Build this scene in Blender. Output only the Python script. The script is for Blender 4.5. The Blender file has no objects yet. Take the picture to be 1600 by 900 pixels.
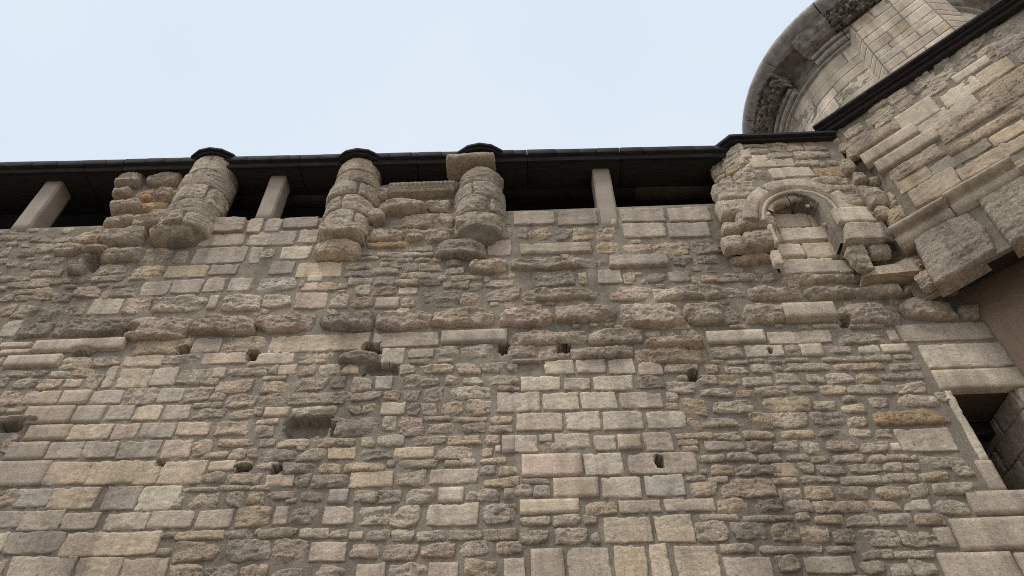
import bpy, math, random
import numpy as np
random.seed(7); RNG = np.random.default_rng(11)
SC = bpy.context.scene; COL = SC.collection

# ------------------------------------------------------------------ camera
FPX = 1600 * 26 / 36
def unit(v):
    v = np.array(v, float); return v / np.linalg.norm(v)
_Z = unit([-20, 1090, -FPX]); _X = np.array([47800, FPX * FPX / 1090, FPX]); _X = unit(_X - _Z * _X.dot(_Z)); _Y = np.cross(_Z, _X)
CAM = np.array([_X, _Y, _Z]); EYE = np.array([0, 0, 1.6])
cd = bpy.data.cameras.new('camera'); cam = bpy.data.objects.new('camera', cd); COL.objects.link(cam)
cd.lens = 26; cd.sensor_width = 36; cd.clip_end = 5000; cd.clip_start = 0.05
import mathutils
cam.matrix_world = mathutils.Matrix([list(CAM[i]) + [EYE[i]] for i in range(3)] + [[0, 0, 0, 1]])
SC.camera = cam

# ------------------------------------------------------------------ sky, sun, exposure
SUN_EL, SUN_AZ = math.radians(62), math.radians(215)      # azimuth clockwise from +Y
w = bpy.data.worlds.new('World'); SC.world = w; w.use_nodes = True
nt = w.node_tree; nt.nodes.clear(); N = nt.nodes.new; L = nt.links.new
out = N('ShaderNodeOutputWorld'); bg = N('ShaderNodeBackground'); bg.inputs[1].default_value = 0.1
sky = N('ShaderNodeTexSky'); sky.sky_type = 'NISHITA'; sky.sun_disc = False
sky.sun_elevation = SUN_EL; sky.sun_rotation = SUN_AZ
tc = N('ShaderNodeTexCoord'); cn = N('ShaderNodeTexNoise'); cn.inputs['Scale'].default_value = 1.6; cn.inputs['Detail'].default_value = 3
L(tc.outputs['Generated'], cn.inputs['Vector'])
cr = N('ShaderNodeValToRGB'); cr.color_ramp.elements[0].position = 0.35; cr.color_ramp.elements[1].position = 0.68
cr.color_ramp.elements[0].color = (7.55, 8.6, 9.7, 1); cr.color_ramp.elements[1].color = (8.9, 9.2, 9.9, 1)
L(cn.outputs['Fac'], cr.inputs['Fac'])
mx = N('ShaderNodeMix'); mx.data_type = 'RGBA'; mx.inputs[0].default_value = 0.93
L(sky.outputs[0], mx.inputs[6]); L(cr.outputs[0], mx.inputs[7]); L(mx.outputs[2], bg.inputs[0]); L(bg.outputs[0], out.inputs[0])
sl = bpy.data.lights.new('sun', 'SUN'); sl.energy = 1.5; sl.angle = math.radians(12); sl.color = (1, 0.97, 0.94)
so = bpy.data.objects.new('sun', sl); COL.objects.link(so)
sd = mathutils.Vector((math.sin(SUN_AZ) * math.cos(SUN_EL), math.cos(SUN_AZ) * math.cos(SUN_EL), math.sin(SUN_EL)))
so.rotation_euler = sd.to_track_quat('Z', 'Y').to_euler(); so.location = (0, -5, 20)
SC.view_settings.view_transform = 'Standard'; SC.view_settings.look = 'None'; SC.view_settings.gamma = 1
SC.view_settings.exposure = 0.0
SC.cycles.filter_width = 1.0; SC.cycles.use_denoising = False; SC.cycles.sample_clamp_indirect = 2; SC.cycles.sample_clamp_direct = 4

# ------------------------------------------------------------------ geometry of the place
D = 5.0                                   # the wall stands 5 m in front of the camera
def ray(x, y): return CAM @ unit([x - 800, -(y - 450), -FPX])
def hit(x, y, P, n):
    d = ray(x, y); n = np.array(n, float); return EYE + d * ((np.array(P, float) - EYE).dot(n) / d.dot(n))
def proj(p):
    c = (np.asarray(p) - EYE) @ CAM
    return 800 + FPX * c[..., 0] / -c[..., 2], 450 - FPX * c[..., 1] / -c[..., 2]
class Plane:
    def __init__(s, P, du):
        s.P = np.array(P, float); s.du = np.array([du[0], du[1], 0.0]); s.n = np.array([du[1], -du[0], 0.0])
    def off(s, d): return Plane(s.P + s.n * d, s.du)
    def uv(s, x, y):
        p = hit(x, y, s.P, s.n); return (p - s.P).dot(s.du), p[2]
    def map(s, u, v, h):
        u = np.asarray(u); return s.P + u[..., None] * s.du + np.asarray(h)[..., None] * s.n + np.asarray(v)[..., None] * np.array([0, 0, 1.0])
class Cyl:                                # angle th from the direction a0, u = r*th
    def __init__(s, c, r, a0): s.c = np.array(c, float); s.r = r; s.a0 = a0
    def map(s, u, v, h):
        th = np.asarray(u) / s.r + s.a0; r = s.r + np.asarray(h)
        return np.stack([s.c[0] + r * np.cos(th), s.c[1] + r * np.sin(th), np.asarray(v) + 0 * th], -1)
MAIN = Plane((0, D, 0), (1, 0))
D2 = unit([0.7446, -0.6674])
C2 = hit(1298, 210, (0, 4.78, 0), (0, 1, 0))
SIDE = Plane((C2[0], C2[1], 0), D2)

# ------------------------------------------------------------------ noise
TAB = RNG.random((256, 256))
def vn(x, y, s=0):
    x = np.asarray(x) + s * 17.31; y = np.asarray(y) + s * 9.77
    xi = np.floor(x).astype(int); yi = np.floor(y).astype(int); fx = x - xi; fy = y - yi
    fx = fx * fx * (3 - 2 * fx); fy = fy * fy * (3 - 2 * fy); xi &= 255; yi &= 255; x1 = (xi + 1) & 255; y1 = (yi + 1) & 255
    return (TAB[xi, yi] * (1 - fx) + TAB[x1, yi] * fx) * (1 - fy) + (TAB[xi, y1] * (1 - fx) + TAB[x1, y1] * fx) * fy
def fbm(x, y, s=0, o=4):
    t = 0; a = 0.5; n = 0
    for i in range(o):
        t = t + a * vn(x * 2 ** i, y * 2 ** i, s + i * 3.1); n += a; a *= 0.55
    return t / n
def smooth(e0, e1, x):
    t = np.clip((x - e0) / (e1 - e0), 0, 1); return t * t * (3 - 2 * t)

# ------------------------------------------------------------------ materials
def mat(name):
    m = bpy.data.materials.new(name); m.use_nodes = True; t = m.node_tree
    b = t.nodes['Principled BSDF']; b.inputs['Roughness'].default_value = 0.92; b.inputs['Specular IOR Level'].default_value = 0.2
    return m, t, b
def nz(t, scale, detail=4, rough=0.55, vec=None):
    n = t.nodes.new('ShaderNodeTexNoise'); n.inputs['Scale'].default_value = scale; n.inputs['Detail'].default_value = detail
    n.inputs['Roughness'].default_value = rough
    if vec: t.links.new(vec, n.inputs['Vector'])
    return n
def mth(t, op, a, b=None, clamp=False):
    n = t.nodes.new('ShaderNodeMath'); n.operation = op; n.use_clamp = clamp
    for i, x in enumerate((a, b)):
        if x is None: continue
        if isinstance(x, (int, float)): n.inputs[i].default_value = x
        else: t.links.new(x, n.inputs[i])
    return n.outputs[0]
def ramp(t, fac, p0, c0, p1, c1):
    r = t.nodes.new('ShaderNodeValToRGB'); e = r.color_ramp.elements
    e[0].position, e[1].position = p0, p1; e[0].color = (*c0, 1) if len(c0) == 3 else c0; e[1].color = (*c1, 1)
    t.links.new(fac, r.inputs['Fac']); return r.outputs[0]
def mul(t, a, b, fac=1.0, mode='MULTIPLY'):
    n = t.nodes.new('ShaderNodeMix'); n.data_type = 'RGBA'; n.blend_type = mode
    if isinstance(fac, (int, float)): n.inputs[0].default_value = fac
    else: t.links.new(fac, n.inputs[0])
    for i, x in ((6, a), (7, b)):
        if isinstance(x, tuple): n.inputs[i].default_value = (*x, 1)
        else: t.links.new(x, n.inputs[i])
    return n.outputs[2]
def bump(t, b, height, strength, dist, prev=None):
    n = t.nodes.new('ShaderNodeBump'); n.inputs['Strength'].default_value = strength; n.inputs['Distance'].default_value = dist
    t.links.new(height, n.inputs['Height'])
    if prev: t.links.new(prev, n.inputs['Normal'])
    t.links.new(n.outputs[0], b.inputs['Normal']); return n.outputs[0]
def weather(t, P, c, k=1.0):              # broad weathering that runs across stones and joints: soot patches and rain streaks
    big = nz(t, .9, 5, .6, P); c = mul(t, c, ramp(t, big.outputs[0], .32, (.78, .77, .76), .66, (1.14, 1.13, 1.12)), k)
    mp = t.nodes.new('ShaderNodeMapping'); mp.inputs['Scale'].default_value = (5.5, 5.5, .55); t.links.new(P, mp.inputs['Vector'])
    st = nz(t, 1.0, 6, .65, mp.outputs[0]); c = mul(t, c, ramp(t, st.outputs[0], .36, (.70, .69, .68), .56, (1.05, 1.05, 1.05)), .8 * k)
    return c
def stone_mat(name, rough):
    m, t, b = mat(name)
    g = t.nodes.new('ShaderNodeNewGeometry'); P = g.outputs['Position']
    at = t.nodes.new('ShaderNodeAttribute'); at.attribute_name = 'tint'
    mp = t.nodes.new('ShaderNodeMapping'); mp.inputs['Scale'].default_value = (1, 1, 2.6); t.links.new(P, mp.inputs['Vector'])
    big = nz(t, 3.2, 4, 0.6, P); mid = nz(t, 21, 6, 0.72, mp.outputs[0]); fine = nz(t, 75, 4, 0.75, P)
    c = mul(t, at.outputs['Color'], ramp(t, big.outputs[0], .3, (.80, .79, .78), .72, (1.2, 1.18, 1.14)))
    c = mul(t, c, ramp(t, mid.outputs[0], .3, (.70, .68, .66), .7, (1.34, 1.35, 1.36)), 1.0 if rough else .6)
    c = mul(t, c, ramp(t, fine.outputs[0], .34, (.6, .6, .6), .66, (1.35, 1.35, 1.34)), .9 if rough else .7)
    li = nz(t, 6.5, 6, 0.7, P)                       # grey crust
    c = mul(t, c, (.15, .145, .13), mth(t, 'MULTIPLY', ramp(t, li.outputs[0], .58, (0, 0, 0), .72, (1, 1, 1)), .35 if rough else .25), 'MIX')
    ru = nz(t, 4.3, 4, 0.6, mp.outputs[0])           # iron stains
    c = mul(t, c, (.42, .27, .13), mth(t, 'MULTIPLY', ramp(t, ru.outputs[0], .62, (0, 0, 0), .8, (1, 1, 1)), .35), 'MIX')
    vo = t.nodes.new('ShaderNodeTexVoronoi'); vo.inputs['Scale'].default_value = 55 if rough else 34; t.links.new(mp.outputs[0], vo.inputs['Vector'])
    pit = ramp(t, vo.outputs['Distance'], .08, (0, 0, 0), .3, (1, 1, 1))
    pm = nz(t, 9, 2, .5, P)
    pit = mul(t, (1, 1, 1), pit, ramp(t, pm.outputs[0], .45, (0, 0, 0), .6, (1, 1, 1)), 'MIX')
    c = mul(t, c, ramp(t, pit, 0, (.62, .6, .57), 1, (1, 1, 1)), .8 if rough else .6)
    c = weather(t, P, c)
    t.links.new(c, b.inputs['Base Color'])
    n1 = nz(t, 38, 6, .7, mp.outputs[0])
    p = bump(t, b, n1.outputs[0], .9 if rough else .3, .02 if rough else .008)
    p = bump(t, b, pit, .7 if rough else .5, .008, p)
    p = bump(t, b, fine.outputs[0], .6 if rough else .35, .004, p)
    return m
M_ROUGH = stone_mat('weathered_limestone', True)
M_DRESS = stone_mat('dressed_limestone', False)
def mortar_mat():
    m, t, b = mat('lime_mortar')
    g = t.nodes.new('ShaderNodeNewGeometry'); P = g.outputs['Position']
    a = nz(t, 4, 5, .6, P); f = nz(t, 90, 5, .75, P); s = nz(t, 260, 2, .6, P)
    c = mul(t, ramp(t, a.outputs[0], .3, (.29, .24, .183), .7, (.43, .36, .277)), ramp(t, f.outputs[0], .3, (.7, .7, .7), .7, (1.3, 1.3, 1.3)), .9)
    c = mul(t, c, ramp(t, s.outputs[0], .35, (.8, .8, .8), .68, (1.2, 1.2, 1.18)), .8)
    c = weather(t, P, c)
    t.links.new(c, b.inputs['Base Color'])
    p = bump(t, b, f.outputs[0], .8, .02); bump(t, b, s.outputs[0], .6, .004, p)
    return m
M_MORT = mortar_mat()
def simple_mat(name, lo, hi, scale, stretch=(1, 1, 1), bs=.4, bd=.006, rough=.85, fine=140):
    m, t, b = mat(name); b.inputs['Roughness'].default_value = rough
    g = t.nodes.new('ShaderNodeNewGeometry'); mp = t.nodes.new('ShaderNodeMapping'); mp.inputs['Scale'].default_value = stretch
    t.links.new(g.outputs['Position'], mp.inputs['Vector'])
    a = nz(t, scale, 6, .65, mp.outputs[0]); f = nz(t, fine, 3, .7, mp.outputs[0])
    c = mul(t, ramp(t, a.outputs[0], .3, lo, .7, hi), ramp(t, f.outputs[0], .3, (.75, .75, .75), .7, (1.25, 1.25, 1.25)), .8)
    t.links.new(c, b.inputs['Base Color']); p = bump(t, b, a.outputs[0], bs, bd * 2); bump(t, b, f.outputs[0], bs, bd, p)
    return m
M_WOOD = simple_mat('old_dark_timber', (.012, .010, .009), (.05, .038, .03), 5, (1.2, 14, 14), .5, .006)
M_WOOD2 = simple_mat('grey_brown_timber', (.05, .037, .028), (.12, .09, .066), 5, (1.2, 14, 14), .5, .006)
M_SLATE = simple_mat('dark_slate', (.016, .014, .015), (.045, .038, .037), 6, (1, 1, 3), .4, .006, .7)
M_DARK = simple_mat('shade_black', (.006, .005, .005), (.014, .012, .011), 4, (6, 6, 1))  # near-black: shade of the gallery and window recess is put into the colour
M_POST = simple_mat('post_stone', (.35, .28, .215), (.46, .37, .285), 5, (1, 1, 1), .25, .004, .9, 170)
M_PLAST = simple_mat('brown_render', (.27, .185, .125), (.36, .255, .175), 2.2, (1, 1, 1), .3, .006, .95, 60)
M_LEDGE = simple_mat('grey_cement', (.17, .142, .112), (.37, .30, .23), 4.5, (1, 1, 1.6), .4, .006, .9, 110)
M_CARVE = simple_mat('blackened_stone', (.12, .10, .08), (.46, .39, .31), 7, (1, 1, 1), .6, .015, .9, 60)
M_CORN = simple_mat('grey_cornice_stone', (.27, .24, .20), (.58, .51, .42), 9, (1, 1, 1), .5, .012, .9, 60)
M_GROUND = simple_mat('cobbled_ground', (.17, .15, .13), (.26, .235, .205), 1.2, (1, 1, 1), .4, .02, .9, 20)

K = 2.3
def lin(r, g, b):                          # picture colour -> base colour, pulled towards the common grey-beige
    return tuple(K * (((m + (c - m) * .45) / 255 + .055) / 1.055) ** 2.4 for c, m in zip((r, g, b), (133, 123, 111.5)))
TINT = dict(l=lin(150, 139, 120), n=lin(134, 121, 104), t=lin(143, 125, 103), p=lin(140, 120, 105), y=lin(151, 131, 103), g=lin(122, 112, 99),
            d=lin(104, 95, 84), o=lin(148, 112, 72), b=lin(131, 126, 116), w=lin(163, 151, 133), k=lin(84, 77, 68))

# ------------------------------------------------------------------ building blocks
def obj(name, verts, faces, m, parent=None, tint=None, smoothed=True, loc=None):
    verts = np.asarray(verts, float)
    c = verts.mean(0) if loc is None else np.array(loc, float)
    me = bpy.data.meshes.new(name)
    if isinstance(faces, np.ndarray):
        k = faces.shape[1]; nf = len(faces)
        me.vertices.add(len(verts)); me.vertices.foreach_set('co', (verts - c).astype(np.float32).ravel())
        me.loops.add(nf * k); me.loops.foreach_set('vertex_index', faces.astype(np.int32).ravel())
        me.polygons.add(nf); me.polygons.foreach_set('loop_start', np.arange(0, nf * k, k, dtype=np.int32))
        me.update(calc_edges=True)
    else:
        me.from_pydata([tuple(v) for v in verts - c], [], faces); me.update()
    if smoothed: me.polygons.foreach_set('use_smooth', np.ones(len(me.polygons), bool))
    if tint is not None:
        tint = np.asarray(tint, np.float32)
        if tint.ndim == 1: tint = np.tile(tint, (len(verts), 1))
        a = me.attributes.new('tint', 'FLOAT_COLOR', 'POINT')
        a.data.foreach_set('color', np.c_[tint, np.ones(len(verts))].astype(np.float32).ravel())
    me.materials.append(m)
    o = bpy.data.objects.new(name, me); COL.objects.link(o)
    base = np.array(parent.location) if parent is not None else np.zeros(3)
    if parent is not None and parent.parent is not None: base = base + np.array(parent.parent.location)
    o.location = c - base
    if parent is not None: o.parent = parent
    return o
def thing(name, label, cat, loc, group=None, kind=None):
    o = bpy.data.objects.new(name, None); COL.objects.link(o); o.location = loc; o.empty_display_size = .2
    o['label'] = label; o['category'] = cat
    if group: o['group'] = group
    if kind: o['kind'] = kind
    return o
def grid_faces(n, m):                     # n columns (u), m rows (v) of vertices
    i = np.arange(n - 1)[:, None]; j = np.arange(m - 1)[None, :]; a = (i * m + j).ravel()
    return np.stack([a, a + m, a + m + 1, a + 1], 1)
HOLES = []                                # (u, v, half width, half height, depth) on the main wall
def dig(u, v, h, extra=0.0):
    for (hu, hv, a, b, dp) in HOLES:
        if abs(u.mean() - hu) > a + np.ptp(u) and np.ptp(u) < 3: continue
        w_ = .012
        q = np.maximum(np.abs(u - hu) / a, np.abs(v - hv) / b) * .6 + np.hypot((u - hu) / a, (v - hv) / b) * .4
        q = q + .7 * (fbm(u * 30, v * 30, hu, 3) - .5)
        k = 1 - smooth(.96, 1.04, q); h = np.where(k > 0, np.minimum(h, h * (1 - k) - (dp + extra) * k), h)
    return h
PAR = dict(  # spacing, corner cut, corner jitter, edge warp, edge radius, proud, relief
    s=(.030, .0, .003, .002, .0022, .012, .0012), a=(.012, .14, .006, .0080, .0025, .007, .007),
    m=(.0105, .22, .008, .012, .009, .020, .012), r=(.0100, .40, .020, .024, .006, .017, .020), R=(.0105, .45, .020, .030, .012, .042, .032))
def billow(x, y, s, o=3):
    t = 0; a = 1.0; n = 0
    for i in range(o): t = t + a * np.abs(2 * vn(x * 2 ** i, y * 2 ** i, s + i * 5.3) - 1); n += a; a *= .6
    return t / n
def stone_verts(mapper, u0, u1, v0, v1, typ, proud=None, seed=0, digs=False, skirt=.06):
    sp, cr_, cj, ew, er, pr, re = PAR[typ]
    if proud is not None: pr = proud
    grow, gv = (.009, .0095) if typ in 'rRm' else (.0005, .0055)
    w_ = abs(u1 - u0) + 2 * grow; h_ = abs(v1 - v0) + 2 * gv; uc = (u0 + u1) / 2; vc = (v0 + v1) / 2
    sc = min(1, h_ / .14); cj *= sc; ew *= sc; er *= max(.4, sc); re *= max(.45, sc)
    n = int(np.clip(w_ / sp, 6, 80)); m = int(np.clip(h_ / sp, 5, 50))
    def ax(L_, k):
        e = min(.006, L_ * .04) * 2 / L_
        return np.r_[-1, np.linspace(-1 + e, 1 - e, k), 1]
    a = ax(w_, n)[:, None]; b = ax(h_, m)[None, :]; a, b = np.broadcast_arrays(a, b)
    U = a * w_ / 2; V = b * h_ / 2
    d = np.minimum(w_ / 2 - np.abs(U), h_ / 2 - np.abs(V))
    jr = np.random.default_rng(seed)
    J = jr.uniform(-1, 1, 8) * cj
    f = [(1 - a) * (1 - b) / 4, (1 + a) * (1 - b) / 4, (1 - a) * (1 + b) / 4, (1 + a) * (1 + b) / 4]
    U2 = U + sum(f[i] * J[i] for i in range(4)); V2 = V + sum(f[i] * J[4 + i] for i in range(4))
    if cr_:                               # each corner knocked off by its own amount
        mh = min(w_, h_); C_ = jr.uniform(0, 1, 4) ** 1.6 * cr_ * mh * .5
        for i, (sa, sb) in enumerate(((-1, -1), (1, -1), (-1, 1), (1, 1))):
            la = np.clip(1 - (1 - a * sa) * w_ / (mh * 1.3), 0, 1); lb = np.clip(1 - (1 - b * sb) * h_ / (mh * 1.3), 0, 1); k = (la * lb) ** 1.2 * C_[i]
            U2 = U2 - sa * k; V2 = V2 - sb * k * .8
    s = seed * .618 % 97
    U2 = U2 + ew * ((fbm(U * 9, V * 9, s, 3) - .5) * 2 + .5 * (fbm(U * 34, V * 34, s + 1, 2) - .5)); V2 = V2 + ew * .8 * ((fbm(U * 9, V * 9, s + 5, 3) - .5) * 2 + .5 * (fbm(U * 34, V * 34, s + 6, 2) - .5))
    prof = 1 - np.exp(-d / er); prof = prof * .94 + .06 * smooth(0, .05, d)
    if typ in 'rRm':
        lim = np.full_like(U, 9.)         # broken faces: the lowest of a few tilted planes
        for k in range(6):
            an = jr.uniform(0, 2 * math.pi); sl_ = jr.uniform(.08, .5) * (1.2 if typ == 'R' else .8 if typ == 'r' else .4)
            rad = abs(math.cos(an)) * w_ / 2 + abs(math.sin(an)) * h_ / 2; t_ = jr.uniform(.25, .9)
            lim = np.minimum(lim, -sl_ * ((U * math.cos(an) + V * math.sin(an)) - rad * t_))
        lim = np.clip(lim, -re * 1.6, .0)
        strat = fbm(U * 5, V * 26, s + 9, 3) - .5; lump = fbm(U * 8, V * 11, s + 2, 3) - .5
        worm = billow(U * 15, V * 24, s + 4, 3)
        pitm = smooth(.66, .78, fbm(U * 22, V * 30, s + 12, 2))
        rel = re * (.8 * lump + .6 * strat) + lim + min(re, .024) * (.9 * (worm - .42)) - .010 * pitm
        led = fbm(U * 4, V * 15, s + 20, 2) * 5; rel = rel + re * .28 * (np.floor(led) + smooth(.75, 1, led % 1) - 2.5)
    else:
        t = jr.uniform(-.010, .010, 2)
        rel = re * (1.0 * (fbm(U * 14, V * 26, s, 4) - .5)) + t[0] * U + t[1] * V
        if typ == 'a':
            rel = rel + .007 * (billow(U * 9, V * 30, s + 4, 3) - .4)
            ch = fbm(U * 7, V * 9, s + 3, 3); rel = rel - .005 * smooth(.62, .72, ch)      # broken patches
            edge = fbm(U * 16, V * 16, s + 7, 2); rel = rel - .016 * smooth(.028, 0, d) * smooth(.58, .72, edge)
    H = pr * prof + rel * (.3 + .7 * prof)
    ring = (np.abs(a) == 1) | (np.abs(b) == 1)
    H = np.where(ring, -skirt, H)
    uu = uc + U2; vv = vc + V2
    if digs: H = np.minimum(H, dig(uu, vv, H, .03))
    return mapper.map(uu, vv, H).reshape(-1, 3), grid_faces(*a.shape)
SEED = [1]
def tinted(code, jit=.09):
    c = np.array(TINT[code]); k = 1 + RNG.uniform(-jit, jit); return np.clip(c * k * (1 + RNG.uniform(-.012, .012, 3)), 0, .85)
def stone(name, mapper, u0, u1, v0, v1, typ, col, parent, proud=None, digs=False, skirt=.06):
    SEED[0] += 1
    v, f = stone_verts(mapper, u0, u1, v0, v1, typ, proud, SEED[0], digs, skirt)
    if np.cross(v[f[0][1]] - v[f[0][0]], v[f[0][3]] - v[f[0][0]]).dot(EYE - v[0]) < 0: pass
    o = obj(name, v, f, M_ROUGH if typ in 'rRm' else M_DRESS, parent, tinted(col))
    if col == 'o': o['label'] = 'rust stained orange stone'
    return o
def join(parts):                          # [(verts, faces)] -> one
    V = []; F = []; k = 0
    for v, f in parts: V.append(v); F.append(f + k); k += len(v)
    return np.concatenate(V), np.concatenate(F)
def box(x0, x1, y0, y1, z0, z1):
    v = np.array([(x, y, z) for z in (z0, z1) for y in (y0, y1) for x in (x0, x1)], float)
    return v, np.array([(0, 2, 3, 1), (4, 5, 7, 6), (0, 1, 5, 4), (2, 6, 7, 3), (0, 4, 6, 2), (1, 3, 7, 5)])
def hexa(p):                              # 8 corners in box() order
    return np.array(p, float), box(0, 1, 0, 1, 0, 1)[1]
def bevelled(name, vf, m, parent, w_=.008, seg=2, tint=None):
    o = obj(name, vf[0], vf[1], m, parent, tint, smoothed=False)
    b = o.modifiers.new('bevel', 'BEVEL'); b.width = w_; b.segments = seg; b.limit_method = 'ANGLE'
    return o
def worn(name, vf, m, parent, amp=.006, sub=5, seed=0, tint=None, bev=.012):   # a block with slightly worn faces and edges
    import bmesh
    bm = bmesh.new(); vs = [bm.verts.new(p) for p in vf[0]]
    for f in vf[1]: bm.faces.new([vs[i] for i in f])
    bmesh.ops.recalc_face_normals(bm, faces=bm.faces)
    bmesh.ops.bevel(bm, geom=list(bm.edges), offset=bev, segments=2, affect='EDGES')
    bmesh.ops.subdivide_edges(bm, edges=[e for e in bm.edges if e.calc_length() > .05], cuts=sub, use_grid_fill=True)
    bm.normal_update()
    for v in bm.verts:
        p = v.co; k = float(fbm(p.x * 9 + p.y * 7, p.z * 11 + p.y * 5, seed, 4)) - .5; v.co += v.normal * k * amp * 2
    me = bpy.data.meshes.new('t'); bm.to_mesh(me); bm.free()
    V = np.array([v.co for v in me.vertices]); F = [tuple(p.vertices) for p in me.polygons]; bpy.data.meshes.remove(me)
    return obj(name, V, F, m, parent, tint)

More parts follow.
